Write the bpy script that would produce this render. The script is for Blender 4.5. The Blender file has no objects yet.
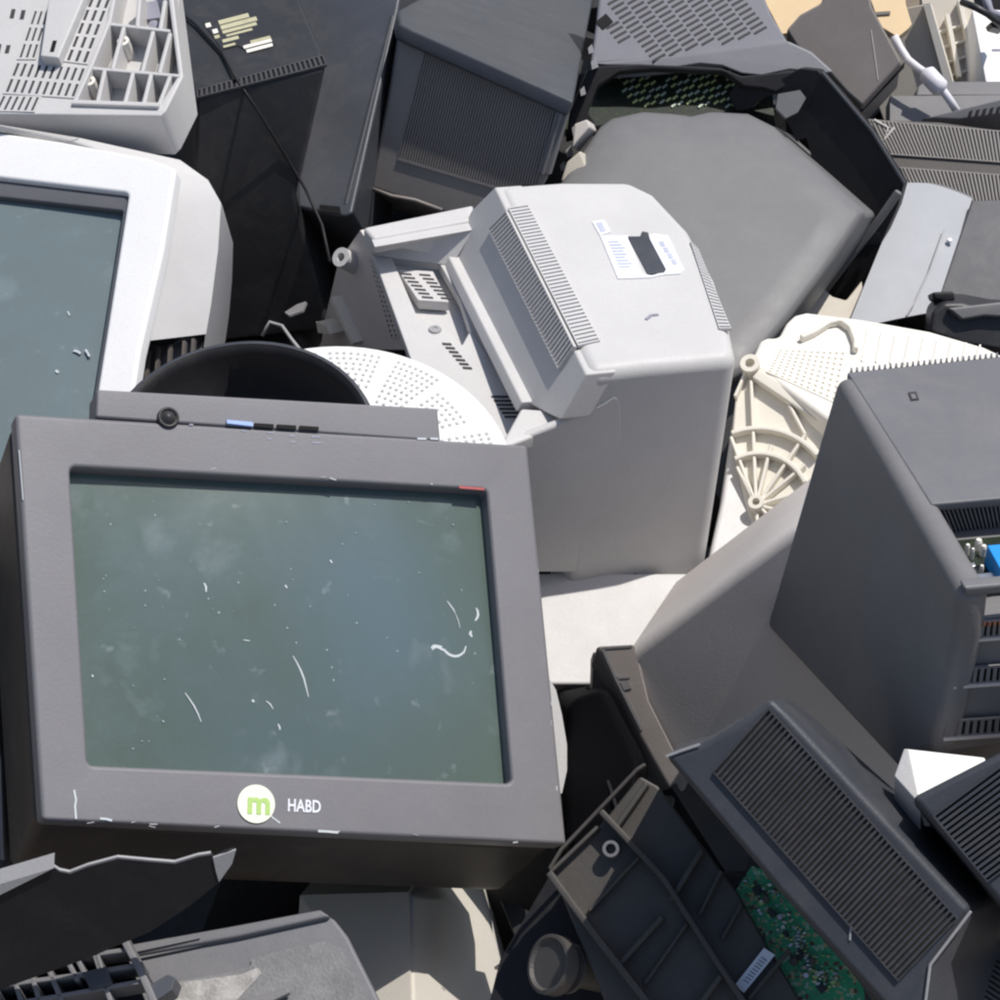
import bpy, bmesh, math, random
from mathutils import Vector, Matrix
rnd = random.Random(7)
SC = bpy.context.scene
COL = SC.collection
# ------------------------------------------------------------------ camera
FPX = 2000.0                                     # focal length, for a picture 1000 units wide
MC = Matrix.Translation((0, 0, 2.2)) @ Matrix.Rotation(math.radians(50), 4, 'X')
cam = bpy.data.cameras.new('camera')
cam.sensor_width = 36.0; cam.lens = 36.0 * FPX / 1000.0
cam.clip_start = 0.05; cam.clip_end = 500
camo = bpy.data.objects.new('camera', cam); COL.objects.link(camo)
camo.matrix_world = MC
SC.camera = camo
SUNC = Vector((.35, .8, .45)).normalized()       # towards the sun, camera axes
SUNW = (MC.to_3x3() @ SUNC).normalized()
# ------------------------------------------------------------------ geometry helpers (camera axes, metres)
def V(*a): return Vector(a)
def ray(px, py): return Vector(((px - 500) / FPX, -(py - 500) / FPX, -1.0))
def P(px, py, d): return ray(px, py) * d
def S(s):
    return [tuple(float(q) for q in t.split(',')) for t in s.split()]
class Pl:
    """a plane of an object's face; q() lays out the outline drawn on that face"""
    def __init__(s, p, n):
        s.p = Vector(p); s.n = Vector(n).normalized()
    def at(s, px, py):
        r = ray(px, py); return r * (s.n.dot(s.p) / s.n.dot(r))
    def q(s, txt):
        return [s.at(*c) for c in (S(txt) if isinstance(txt, str) else txt)]
    def off(s, h): return Pl(s.p + s.n * h, s.n)
    def basis(s):
        u = Vector((1, 0, 0)); u = (u - s.n * u.dot(s.n)).normalized()
        return u, s.n.cross(u)
    def circ(s, px, py, r, k=24, a0=0, a1=2 * math.pi):
        c = s.at(px, py); u, v = s.basis()
        return [c + (u * math.cos(a0 + (a1 - a0) * i / k) + v * math.sin(a0 + (a1 - a0) * i / k)) * r for i in range(k)]
def plane(px, py, d, n): return Pl(P(px, py, d), n)
def lerp(a, b, t): return a + (b - a) * t
def bil(q, u, v): return lerp(lerp(q[0], q[1], u), lerp(q[3], q[2], u), v)
def wobble(pts, amp, n=3, seed=1):
    """a torn, uneven copy of a pixel outline"""
    r = random.Random(seed); out = []
    for i, a in enumerate(pts):
        b = pts[(i + 1) % len(pts)]
        out.append(a)
        for k in range(1, n):
            t = k / n
            out.append((a[0] + (b[0] - a[0]) * t + r.uniform(-amp, amp), a[1] + (b[1] - a[1]) * t + r.uniform(-amp, amp)))
    return out

class MB:
    def __init__(s): s.v = []; s.f = []; s.m = []
    def add(s, pts, faces, m=0):
        b = len(s.v); s.v += [Vector(p) for p in pts]
        for f in faces: s.f.append([b + i for i in f]); s.m.append(m)
    def face(s, pts, m=0): s.add(pts, [list(range(len(pts)))], m)
    def prism(s, pts, vec, m=0):
        n = len(pts); vec = Vector(vec)
        fs = [list(range(n)), [2 * n - 1 - i for i in range(n)]]
        fs += [[i, (i + 1) % n, n + (i + 1) % n, n + i] for i in range(n)]
        s.add(list(pts) + [p + vec for p in pts], fs, m)
    def loft(s, rings, m=0, cap0=True, cap1=True, loop=True):
        n = len(rings[0]); pts = [p for r in rings for p in r]; fs = []
        for k in range(len(rings) - 1):
            a = k * n; b = a + n
            fs += [[a + i, a + (i + 1) % n, b + (i + 1) % n, b + i] for i in range(n if loop else n - 1)]
        if cap0: fs.append(list(range(n)))
        if cap1: fs.append([(len(rings) - 1) * n + i for i in reversed(range(n))])
        s.add(pts, fs, m)
    def plate(s, outer, holes, vec, m=0):
        bm = bmesh.new(); es = []
        for lp in [outer] + holes:
            vs = [bm.verts.new(p) for p in lp]
            es += [bm.edges.new((vs[i], vs[(i + 1) % len(vs)])) for i in range(len(vs))]
        bmesh.ops.triangle_fill(bm, use_beauty=True, edges=es)
        bm.verts.index_update()
        pts = [v.co.copy() for v in bm.verts]; n = len(pts); vec = Vector(vec)
        fs = [[v.index for v in f.verts] for f in bm.faces]
        fs += [[n + i for i in reversed(f)] for f in fs]
        b = 0
        for lp in [outer] + holes:
            k = len(lp)
            fs += [[b + i, b + (i + 1) % k, n + b + (i + 1) % k, n + b + i] for i in range(k)]
            b += k
        bm.free()
        s.add(pts + [p + vec for p in pts], fs, m)
    def recess(s, q, nu, nv, fu, fv, n, h=.002, dep=.0015, m0=0, m1=1, skip=None, mu=0, mv=0):
        """a raised panel of nu x nv sunken slots; each slot fills fu x fv of its cell"""
        n = Vector(n).normalized(); up = n * h; dn = n * (h - dep)
        def B(u, v): return bil(q, mu + (1 - 2 * mu) * u, mv + (1 - 2 * mv) * v)
        for i in range(nu):
            for j in range(nv):
                o = [B((i + a) / nu, (j + b) / nv) for a, b in ((0, 0), (1, 0), (1, 1), (0, 1))]
                if skip and skip(i, j): s.face([p + up for p in o], m0); continue
                a0, a1 = .5 - fu / 2, .5 + fu / 2; b0, b1 = .5 - fv / 2, .5 + fv / 2
                c = [B((i + a) / nu, (j + b) / nv) for a, b in ((a0, b0), (a1, b0), (a1, b1), (a0, b1))]
                pts = [p + up for p in o] + [p + up for p in c] + [p + dn for p in c]
                s.add(pts, [[k, (k + 1) % 4, 4 + (k + 1) % 4, 4 + k] for k in range(4)] +
                      [[4 + k, 4 + (k + 1) % 4, 8 + (k + 1) % 4, 8 + k] for k in range(4)], m0)
                s.face([p + dn for p in c], m1)
        if mu or mv:
            o = [p + up for p in q]; c = [B(a, b) + up for a, b in ((0, 0), (1, 0), (1, 1), (0, 1))]
            s.add(o + c, [[k, (k + 1) % 4, 4 + (k + 1) % 4, 4 + k] for k in range(4)], m0)
        s.add([p + up for p in q] + [p - n * .001 for p in q], [[k, (k + 1) % 4, 4 + (k + 1) % 4, 4 + k] for k in range(4)], m0)
    def wall(s, pts, n, th, h, m=0):
        """a rib that follows a path over a surface"""
        n = Vector(n).normalized(); L = []; R = []
        for i, p in enumerate(pts):
            t = (pts[min(i + 1, len(pts) - 1)] - pts[max(i - 1, 0)]).normalized()
            w = n.cross(t).normalized() * th / 2
            L.append(p + w); R.append(p - w)
        up = n * h
        rings = [[L[i], R[i], R[i] + up, L[i] + up] for i in range(len(pts))]
        s.loft(rings, m)
    def tube(s, pts, r, k=8, m=0):
        rings = []
        for i, p in enumerate(pts):
            t = (pts[min(i + 1, len(pts) - 1)] - pts[max(i - 1, 0)]).normalized()
            a = t.cross(Vector((.3, .2, .93))).normalized(); b = t.cross(a)
            rr = r[i] if isinstance(r, (list, tuple)) else r
            rings.append([p + (a * math.cos(2 * math.pi * j / k) + b * math.sin(2 * math.pi * j / k)) * rr for j in range(k)])
        s.loft(rings, m)
    def lathe(s, c, n, prof, k=48, m=0, caps=(False, False)):
        pl = Pl(c, n); u, v = pl.basis(); n = pl.n; rings = []
        for r, h in prof:
            rings.append([c + n * h + (u * math.cos(2 * math.pi * j / k) + v * math.sin(2 * math.pi * j / k)) * r for j in range(k)])
        s.loft(rings, m, *caps)
    def grid(s, q, nu, nv, fn, m=0):
        pts = []
        for j in range(nv + 1):
            for i in range(nu + 1): pts.append(fn(bil(q, i / nu, j / nv), i / nu, j / nv))
        s.add(pts, [[j * (nu + 1) + i, j * (nu + 1) + i + 1, (j + 1) * (nu + 1) + i + 1, (j + 1) * (nu + 1) + i] for j in range(nv) for i in range(nu)], m)
    def text(s, txt, o, ux, uy, n, size, h=.0006, m=0, bold=0):
        c = bpy.data.curves.new('lettering', 'FONT'); c.body = txt; c.size = size; c.resolution_u = 3; c.offset = bold
        t = bpy.data.objects.new('lettering', c); COL.objects.link(t)
        me = t.evaluated_get(bpy.context.evaluated_depsgraph_get()).to_mesh()
        s.add([o + ux * v.co.x + uy * v.co.y + n * h for v in me.vertices], [list(p.vertices) for p in me.polygons], m)
        t.to_mesh_clear(); bpy.data.objects.remove(t); bpy.data.curves.remove(c)
    def build(s, name, mats, parent=None, bevel=0, seg=2, smooth=None, ang=28, origin=None):
        if not isinstance(mats, (list, tuple)): mats = [mats]
        if parent is not None: org = ORG[parent.name]
        else: org = MC @ origin if origin is not None else MC @ s.v[0]
        me = bpy.data.meshes.new(name)
        me.from_pydata([tuple(MC @ v - org) for v in s.v], [], s.f)
        for mt in mats: me.materials.append(mt)
        for p, mi in zip(me.polygons, s.m): p.material_index = mi
        bm = bmesh.new(); bm.from_mesh(me)
        bmesh.ops.recalc_face_normals(bm, faces=bm.faces); bm.to_mesh(me); bm.free()
        o = bpy.data.objects.new(name, me); COL.objects.link(o)
        if parent is None: o.location = org
        else: o.parent = parent
        ORG[o.name] = org
        if smooth is None: smooth = bevel > 0
        if smooth:
            for p in me.polygons: p.use_smooth = True
        if bevel:
            b = o.modifiers.new('bevel', 'BEVEL'); b.width = bevel; b.segments = seg; b.limit_method = 'ANGLE'
            b.angle_limit = math.radians(ang); b.use_clamp_overlap = True; b.miter_outer = 'MITER_ARC'
            w = o.modifiers.new('normals', 'WEIGHTED_NORMAL'); w.keep_sharp = False; w.weight = 80
        return o
ORG = {}
def thing(name, label, cat, base, group=None):
    o = bpy.data.objects.new(name, None); COL.objects.link(o)
    o.empty_display_size = .05
    o.location = MC @ base; ORG[o.name] = MC @ base
    o['label'] = label; o['category'] = cat
    if group: o['group'] = group
    return o
def tag(o, label, cat, group=None, kind=None):
    if label: o['label'] = label
    if cat: o['category'] = cat
    if group: o['group'] = group
    if kind: o['kind'] = kind
    return o
# ------------------------------------------------------------------ materials
def plastic(name, c, rough=.5, var=.12, dust=.0, bump=.15, spec=.4, scale=9., grain=420., metal=0., dustc=(.42, .37, .31)):
    m = bpy.data.materials.new(name); m.use_nodes = True
    nt = m.node_tree; N = nt.nodes; L = nt.links
    bs = N['Principled BSDF']; bs.inputs['Roughness'].default_value = rough
    bs.inputs['Specular IOR Level'].default_value = spec; bs.inputs['Metallic'].default_value = metal
    tc = N.new('ShaderNodeTexCoord')
    n1 = N.new('ShaderNodeTexNoise'); n1.inputs['Scale'].default_value = scale; n1.inputs['Detail'].default_value = 6; n1.inputs['Roughness'].default_value = .65
    L.new(tc.outputs['Object'], n1.inputs['Vector'])
    r1 = N.new('ShaderNodeMapRange'); r1.inputs[1].default_value = .3; r1.inputs[2].default_value = .7
    r1.inputs[3].default_value = 1 - var; r1.inputs[4].default_value = 1 + var
    L.new(n1.outputs['Fac'], r1.inputs[0])
    mx = N.new('ShaderNodeMix'); mx.data_type = 'RGBA'; mx.blend_type = 'MULTIPLY'; mx.inputs[0].default_value = 1
    mx.inputs[6].default_value = (*c, 1); L.new(r1.outputs[0], mx.inputs[7])
    out = mx.outputs[2]
    # dust and scuffs
    n2 = N.new('ShaderNodeTexNoise'); n2.inputs['Scale'].default_value = scale * 2.7; n2.inputs['Detail'].default_value = 9; n2.inputs['Roughness'].default_value = .75
    n2.inputs['Distortion'].default_value = .6
    L.new(tc.outputs['Object'], n2.inputs['Vector'])
    r2 = N.new('ShaderNodeMapRange'); r2.inputs[1].default_value = .48; r2.inputs[2].default_value = .78
    r2.inputs[3].default_value = dust * .25; r2.inputs[4].default_value = dust
    L.new(n2.outputs['Fac'], r2.inputs[0])
    m2 = N.new('ShaderNodeMix'); m2.data_type = 'RGBA'; L.new(r2.outputs[0], m2.inputs[0])
    L.new(out, m2.inputs[6]); m2.inputs[7].default_value = (*dustc, 1)
    # fine specks
    n3 = N.new('ShaderNodeTexNoise'); n3.inputs['Scale'].default_value = grain; n3.inputs['Detail'].default_value = 2
    L.new(tc.outputs['Object'], n3.inputs['Vector'])
    r3 = N.new('ShaderNodeMapRange'); r3.inputs[1].default_value = .25; r3.inputs[2].default_value = .75
    r3.inputs[3].default_value = .965; r3.inputs[4].default_value = 1.035
    L.new(n3.outputs['Fac'], r3.inputs[0])
    m3 = N.new('ShaderNodeMix'); m3.data_type = 'RGBA'; m3.blend_type = 'MULTIPLY'; m3.inputs[0].default_value = 1
    L.new(m2.outputs[2], m3.inputs[6]); L.new(r3.outputs[0], m3.inputs[7])
    L.new(m3.outputs[2], bs.inputs['Base Color'])
    r4 = N.new('ShaderNodeMapRange'); r4.inputs[1].default_value = .3; r4.inputs[2].default_value = .7
    r4.inputs[3].default_value = max(.05, rough - .05); r4.inputs[4].default_value = min(1, rough + .08)
    L.new(n2.outputs['Fac'], r4.inputs[0]); L.new(r4.outputs[0], bs.inputs['Roughness'])
    bp = N.new('ShaderNodeBump'); bp.inputs['Strength'].default_value = bump; bp.inputs['Distance'].default_value = .001
    L.new(n3.outputs['Fac'], bp.inputs['Height']); L.new(bp.outputs[0], bs.inputs['Normal'])
    return m
def circuit(name, base, specks, scale=160.):
    """a printed board: solder, tracks and small parts as speckle over lacquer"""
    m = bpy.data.materials.new(name); m.use_nodes = True
    nt = m.node_tree; N = nt.nodes; L = nt.links; bs = N['Principled BSDF']; bs.inputs['Roughness'].default_value = .4
    tc = N.new('ShaderNodeTexCoord')
    vo = N.new('ShaderNodeTexVoronoi'); vo.inputs['Scale'].default_value = scale; vo.distance = 'CHEBYCHEV'
    L.new(tc.outputs['Object'], vo.inputs['Vector'])
    cr = N.new('ShaderNodeValToRGB'); cr.color_ramp.interpolation = 'CONSTANT'
    el = cr.color_ramp.elements; el[0].color = (*base, 1); el[0].position = 0
    el[1].position = .6; el[1].color = (*specks[0], 1)
    for i, c in enumerate(specks[1:]):
        e = el.new(.6 + .4 * (i + 1) / len(specks)); e.color = (*c, 1)
    sp = N.new('ShaderNodeSeparateColor'); L.new(vo.outputs['Color'], sp.inputs[0]); L.new(sp.outputs[0], cr.inputs[0])
    L.new(cr.outputs[0], bs.inputs['Base Color'])
    bp = N.new('ShaderNodeBump'); bp.inputs['Strength'].default_value = .6; bp.inputs['Distance'].default_value = .003
    L.new(sp.outputs[1], bp.inputs['Height']); L.new(bp.outputs[0], bs.inputs['Normal'])
    return m
def glassy(name, c, rough=.12, smudge_sheen=.1, centre=None):
    m = plastic(name, c, rough, .10, smudge_sheen, .0, .35, scale=2.2, dustc=(.165, .22, .265))  # bluish dust colour also carries a painted sky reflection
    nt = m.node_tree; N = nt.nodes; L = nt.links; bs = N['Principled BSDF']
    src = bs.inputs['Base Color'].links[0].from_socket; cur = src
    tc = N.new('ShaderNodeTexCoord')
    def layer(cur, scale, lo, hi, amt, col, dist=.4, sky_sheen=None):
        no = N.new('ShaderNodeTexNoise'); no.inputs['Scale'].default_value = scale; no.inputs['Detail'].default_value = 5; no.inputs['Distortion'].default_value = dist
        L.new(tc.outputs['Object'], no.inputs['Vector'])
        mr = N.new('ShaderNodeMapRange'); mr.inputs[1].default_value = lo; mr.inputs[2].default_value = hi; mr.inputs[3].default_value = 0; mr.inputs[4].default_value = amt
        L.new(no.outputs['Fac'], mr.inputs[0]); fac = mr.outputs[0]
        if sky_sheen:                                  # sky reflection painted in bluish, strongest around the middle of the glass
            gm = N.new('ShaderNodeVectorMath'); gm.operation = 'DISTANCE'; gm.inputs[1].default_value = sky_sheen; L.new(tc.outputs['Object'], gm.inputs[0])
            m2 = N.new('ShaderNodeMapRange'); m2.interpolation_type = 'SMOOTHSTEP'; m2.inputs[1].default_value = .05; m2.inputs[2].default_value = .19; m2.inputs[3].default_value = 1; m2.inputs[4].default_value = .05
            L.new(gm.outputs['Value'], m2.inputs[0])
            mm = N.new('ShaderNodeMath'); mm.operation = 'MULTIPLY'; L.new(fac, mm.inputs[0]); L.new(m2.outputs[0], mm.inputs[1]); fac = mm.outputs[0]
        mx = N.new('ShaderNodeMix'); mx.data_type = 'RGBA'; L.new(fac, mx.inputs[0]); L.new(cur, mx.inputs[6]); mx.inputs[7].default_value = (*col, 1)
        return mx.outputs[2]
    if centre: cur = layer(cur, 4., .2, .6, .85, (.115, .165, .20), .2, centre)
    cur = layer(cur, 17., .60, .74, .40, (.27, .32, .34), .3)
    cur = layer(cur, 60., .66, .76, .45, (.32, .37, .39), .2)
    L.new(cur, bs.inputs['Base Color'])
    return m
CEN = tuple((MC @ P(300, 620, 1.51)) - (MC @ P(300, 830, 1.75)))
M = dict(
    bezel=plastic('charcoal bezel plastic', (.182, .178, .193), .5, .07, .10, .1),
    bezelback=plastic('black housing plastic', (.025, .024, .024), .5, .15, .12),
    glass=glassy('dusty screen glass with sky sheen', (.095, .128, .100), .15, .4, CEN),
    glass2=glassy('grey screen glass', (.17, .21, .21), .15, .5),
    white=plastic('white plastic', (.86, .85, .84), .5, .03, .03),
    whitew=plastic('warm white plastic', (.86, .82, .74), .5, .03, .05),
    lgrey=plastic('light grey plastic', (.60, .585, .575), .5, .05, .08),
    mgrey=plastic('mid grey plastic', (.36, .355, .36), .55, .05, .06),
    cream=plastic('aged cream plastic', (.79, .745, .655), .5, .05, .05),
    beige=plastic('beige plastic', (.58, .53, .45), .5, .05, .06),
    dgrey=plastic('dark grey plastic', (.16, .16, .172), .5, .08, .14),
    dgrey2=plastic('dark grey housing', (.185, .18, .184), .5, .10, .13),
    slate=plastic('slate blue-grey plastic', (.044, .049, .061), .45, .10, .10),
    bslate=plastic('blue-black plastic', (.062, .068, .083), .42, .12, .10),
    brown=plastic('brown-grey plastic', (.085, .075, .07), .55, .12, .12),
    black=plastic('black plastic', (.013, .013, .016), .5, .2, .04, .15, .25),
    black2=plastic('worn black plastic', (.024, .025, .029), .42, .2, .10),
    grey=plastic('grey case plastic', (.165, .165, .17), .5, .08, .13),
    grey2=plastic('cool grey plastic', (.20, .20, .22), .45, .06, .06),
    louvre=plastic('dusty louvre plastic', (.044, .046, .055), .5, .25, .12, scale=30.),
    slot=plastic('dusty slot', (.014, .014, .015), .7, .3, .1),
    jet=plastic('shade block black', (.004, .004, .005), .7, .2, .0, .1, .04),
    umber=plastic('umber plastic', (.25, .22, .205), .6, .10, .12),
    greige=plastic('grey beige plastic', (.62, .58, .515), .5, .05, .06),
    mgrey2=plastic('screen surround plastic', (.11, .112, .125), .5, .05, .06),
    scuffc=plastic('faint scuff', (.42, .42, .45), .7, .1, .0),
    perf=plastic('pale perforation', (.52, .51, .50), .6, .1, .0),
    vrow=plastic('black vent edge', (.05, .05, .055), .5, .2, .1),
    knob=plastic('dull knob plastic', (.075, .07, .066), .5, .15, .1),
    sheet=plastic('plain grey sheet plastic', (.105, .103, .112), .6, .06, .04),
    tray=plastic('dull black tray plastic', (.066, .060, .054), .5, .15, .12),
    ribback=plastic('brown ribbed plastic', (.27, .25, .235), .55, .10, .10),
    taupe=plastic('taupe plastic', (.64, .59, .555), .55, .05, .06),
    alu=plastic('brushed aluminium', (.40, .41, .435), .55, .04, .03, .05, .3, metal=.0),
    tan=plastic('tan board', (.74, .56, .34), .8, .05, .05),
    hole=plastic('shadowed opening', (.012, .012, .013), .7, .1, .0, .0, .2),
    ghole=plastic('grey opening', (.065, .062, .066), .7, .1, .0, .0, .2),
    label=plastic('white paper label', (.80, .82, .88), .6, .03, .02),
    ink=plastic('grey print', (.30, .30, .36), .7, .1, .0),
    foil=plastic('worn foil label', (.55, .52, .34), .4, .3, .1),
    blue=plastic('blue connector plastic', (.02, .30, .75), .4, .05, .02),
    green=plastic('green print', (.46, .66, .20), .6, .05, .0),
    stick=plastic('cream sticker', (.86, .88, .74), .6, .04, .0),
    chalk=plastic('white scratch', (.58, .62, .64), .8, .05, .0),
    red=plastic('red print', (.45, .10, .10), .6, .05, .0),
    led=plastic('pale blue indicator', (.35, .48, .85), .3, .05, .0),
    metal=plastic('steel', (.55, .55, .55), .3, .1, .05, .05, .5, metal=.9),
    copper=plastic('copper pins', (.55, .25, .15), .35, .2, .0, metal=.6),
    pcb=circuit('green circuit board', (.05, .38, .17), [(.08, .48, .22), (.40, .55, .40), (.45, .40, .2), (.12, .07, .04)], 420),
    dpcb=circuit('dark circuit board', (.014, .022, .013), [(.018, .03, .017), (.022, .026, .016), (.03, .04, .02)], 260),
    dirt=plastic('dry dirt', (.20, .16, .12), .9, .3, .3, .6, .1, scale=3, grain=60),
    cable=plastic('white cable jacket', (.78, .76, .80), .45, .04, .04),
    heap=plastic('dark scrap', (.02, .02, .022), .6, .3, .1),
)
# ------------------------------------------------------------------ world and sun
w = bpy.data.worlds.new('World'); SC.world = w; w.use_nodes = True
nt = w.node_tree; bg = nt.nodes['Background']; sky = nt.nodes.new('ShaderNodeTexSky')
sky.sky_type = 'NISHITA'; sky.sun_disc = False
sky.sun_elevation = math.asin(SUNW.z); sky.sun_rotation = math.atan2(SUNW.x, SUNW.y)
sky.air_density = 1.0; sky.dust_density = 1.5
nt.links.new(sky.outputs[0], bg.inputs[0]); bg.inputs[1].default_value = .10
sl = bpy.data.lights.new('sun', 'SUN'); sl.energy = 3.9; sl.angle = math.radians(.5); sl.color = (1, .965, .91)
so = bpy.data.objects.new('sun', sl); COL.objects.link(so)
so.rotation_euler = SUNW.to_track_quat('Z', 'Y').to_euler()
SC.view_settings.view_transform = 'Standard'; SC.view_settings.look = 'None'
SC.cycles.pixel_filter_type = 'BLACKMAN_HARRIS'; SC.cycles.filter_width = 2.3
SC.view_settings.exposure = 0.0; SC.view_settings.gamma = 1.0

# ================================================================== the ground
b = MB(); INV = MC.inverted()
def Wp(x, y, z): return INV @ Vector((x, y, z))
b.face([Wp(-200, -200, 0), Wp(200, -200, 0), Wp(200, 200, 0), Wp(-200, 200, 0)])
tag(b.build('ground', M['dirt'], origin=Wp(0, 0, 0)), None, None, kind='structure')
# deep inside the heap: a jumble of dark casings that reads as one mass
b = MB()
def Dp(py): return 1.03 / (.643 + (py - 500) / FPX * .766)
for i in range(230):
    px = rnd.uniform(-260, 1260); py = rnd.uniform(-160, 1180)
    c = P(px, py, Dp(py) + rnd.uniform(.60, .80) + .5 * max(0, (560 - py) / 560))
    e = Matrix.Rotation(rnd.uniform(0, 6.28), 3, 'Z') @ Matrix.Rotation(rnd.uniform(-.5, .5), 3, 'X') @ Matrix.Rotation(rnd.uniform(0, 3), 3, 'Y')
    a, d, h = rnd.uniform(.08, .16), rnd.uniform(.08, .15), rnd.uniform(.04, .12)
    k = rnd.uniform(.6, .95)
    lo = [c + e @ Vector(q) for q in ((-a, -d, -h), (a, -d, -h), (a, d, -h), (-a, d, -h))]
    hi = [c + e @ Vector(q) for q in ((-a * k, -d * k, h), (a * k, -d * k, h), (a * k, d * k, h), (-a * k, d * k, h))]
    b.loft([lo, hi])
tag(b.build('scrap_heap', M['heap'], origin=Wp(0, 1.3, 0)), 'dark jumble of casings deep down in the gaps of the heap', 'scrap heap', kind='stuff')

# ================================================================== 1 the big monitor in front
A = plane(300, 630, 1.50, (.377, .30, .876)); n = A.n
t = thing('crt_monitor', 'charcoal monitor in front with scratched green screen and round m sticker', 'monitor', P(300, 830, 1.75))
out = '15,413 528,445 567,845 42,820'; hol = '70,467 487,490 512,783 88,765'
b = MB(); hq = A.q(hol); oq = A.q(out)
b.plate(oq, [hq], -n * .022)
bez = b.build('bezel', M['bezel'], t, .0035, 3)
b = MB(); b.prism(A.off(-.001).q('96,417 97,389 438,408 441,441'), -n * .03)
cp = b.build('control_panel', M['bezel'], t, .002, 2)
c0 = sum(oq, Vector()) / 4
def ring(k, h, sh=(0, 0)):
    u, v = A.basis(); return [c0 + (p - c0) * k - n * h + u * sh[0] + v * sh[1] for p in oq]
b = MB(); b.loft([ring(.985, .021), ring(1.0, .03), ring(1.0, .12, (0, -.02)), ring(.84, .20, (0, -.02)), ring(.56, .31), ring(.5, .40)])
b.build('housing', M['bezelback'], t, .02, 4)
b = MB()
sq = [c0 + (p - c0) * 1.015 for p in hq]
b.grid(sq, 16, 12, lambda p, u, v: p - n * (.0135 - .007 * (1 - (2 * u - 1) ** 2) * (1 - (2 * v - 1) ** 2)))
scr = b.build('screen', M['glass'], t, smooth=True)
def gl(px, py, h=.0008):                         # a point on the curved glass
    gu = (px - 70) / 430; gv = (py - 475) / 300
    p = A.off(-.0135 + .007 * max(0, 1 - (2 * gu - 1) ** 2) * max(0, 1 - (2 * gv - 1) ** 2)).at(px, py); return p + n * h
def stroke(pts, wd, nm='scratch'):
    b = MB(); k = len(pts); L = []; R_ = []
    pp = [gl(*p, .0003) for p in pts]
    for i, p in enumerate(pp):
        tg = (pp[min(i + 1, k - 1)] - pp[max(i - 1, 0)]).normalized(); w_ = n.cross(tg) * wd * .40 * (.30 + .70 * math.sin(math.pi * (i + .4) / (k - .2)))
        L.append(p + w_); R_.append(p - w_)
    b.add(L + R_, [[i, i + 1, k + i + 1, k + i] for i in range(k - 1)])
    return b.build(nm, M['chalk'], scr)
stroke([(432, 650), (435, 647.5), (438, 647.5), (441, 649), (444, 650), (447, 653), (450, 655), (454, 656.3), (458, 656), (461, 654.5), (464, 652), (465, 649), (466, 646)], .0026)
stroke([(431, 648), (434, 646), (438, 646.5), (442, 647)], .0032)
stroke([(476, 608), (477.5, 611), (478, 615), (477, 618), (475, 621)], .0026); stroke([(471, 631), (470, 634), (472, 637)], .003)
stroke([(447, 601), (450, 605), (453, 609), (455, 613)], .0014); stroke([(455, 613), (458, 620), (460, 628)], .0008)
stroke([(293, 656), (297, 663), (301, 671), (304, 679), (306, 687), (308.5, 697)], .0017)
stroke([(185, 693), (190, 700), (194, 706), (198, 714), (201, 722)], .0015); stroke([(266, 701), (270, 704), (273, 709)], .0013)
stroke([(278, 724), (279.5, 727), (280, 730)], .0018); stroke([(204, 583), (206, 587), (206, 592)], .002); stroke([(243, 640), (247, 640.5), (250, 641)], .001)
stroke([(252, 700), (254, 702)], .003); stroke([(92, 675), (93, 677)], .002); stroke([(285, 585), (287, 588)], .002); stroke([(330, 560), (332, 563)], .002)
r = random.Random(21); b = MB()
for i in range(60):
    x, y = r.uniform(100, 490), r.uniform(500, 760); q = r.uniform(.0003, .0009); p = gl(x, y, .0003); uu, vv = A.basis()
    b.face([p + (uu * math.cos(k * 1.05) * r.uniform(.6, 1.4) + vv * math.sin(k * 1.05) * r.uniform(.6, 1.4)) * q for k in range(6)])
b.build('dust_specks', plastic('dried dust', (.30, .38, .40), .8, .1), scr)['kind'] = 'stuff'
b = MB(); b.prism(A.off(.0004).circ(256, 804, .0140, 32), n * .0008)
sk = b.build('round_sticker', M['stick'], bez)
u = (A.at(567, 845) - A.at(42, 820)).normalized(); v = n.cross(u)
b = MB(); b.text('m', A.at(246, 813), u, v, n, .0235, .0016, bold=.0007)
b.build('lettering', M['green'], sk)
b = MB(); b.text('HABD', A.at(287, 811), u * .74, v, n, .0128, .0006, bold=.0003)
b.build('logo_lettering', M['label'], bez)
b = MB(); b.prism(A.off(-.0002).q('459,486 484,488 484,490.5 459,488.5'), n * .0006); b.build('red_mark', M['red'], bez)
b = MB(); c = A.at(168, 418); b.lathe(c, n, [(.0085, -.001), (.0082, .002), (.0065, .0028), (.0062, .001), (.0055, .001), (.0045, .0035), (.0, .0042)], 28)
b.build('power_button', M['black2'], cp, smooth=True)
b = MB(); b.prism(A.off(-.0005).q('226,421 252,423.5 252,427.5 226,424.5'), n * .003); b.build('button', M['led'], cp)
for i in range(3):
    x = 254 + i * 22.5
    b = MB(); b.prism(A.off(-.0005).q([(x, 423.8 + i * 1.3), (x + 19, 425 + i * 1.3), (x + 19, 429 + i * 1.3), (x, 427.5 + i * 1.3)]), n * .002)
    b.build('button', M['hole'], cp)
for (x, y, w_) in ((189, 424, 4), (241, 430, 5), (267, 432, 6), (267, 438, 4), (289, 435, 5), (290, 441, 5), (311, 436, 9), (312, 442, 9), (417, 438, 9), (430, 438, 8)):
    b = MB(); b.prism(A.off(-.0006).q([(x, y), (x + w_, y + .3), (x + w_, y + 2.2), (x, y + 1.9)]), n * .0009)
    b.build('symbol_mark', M['ink'] if x < 400 else M['chalk'], cp)
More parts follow.
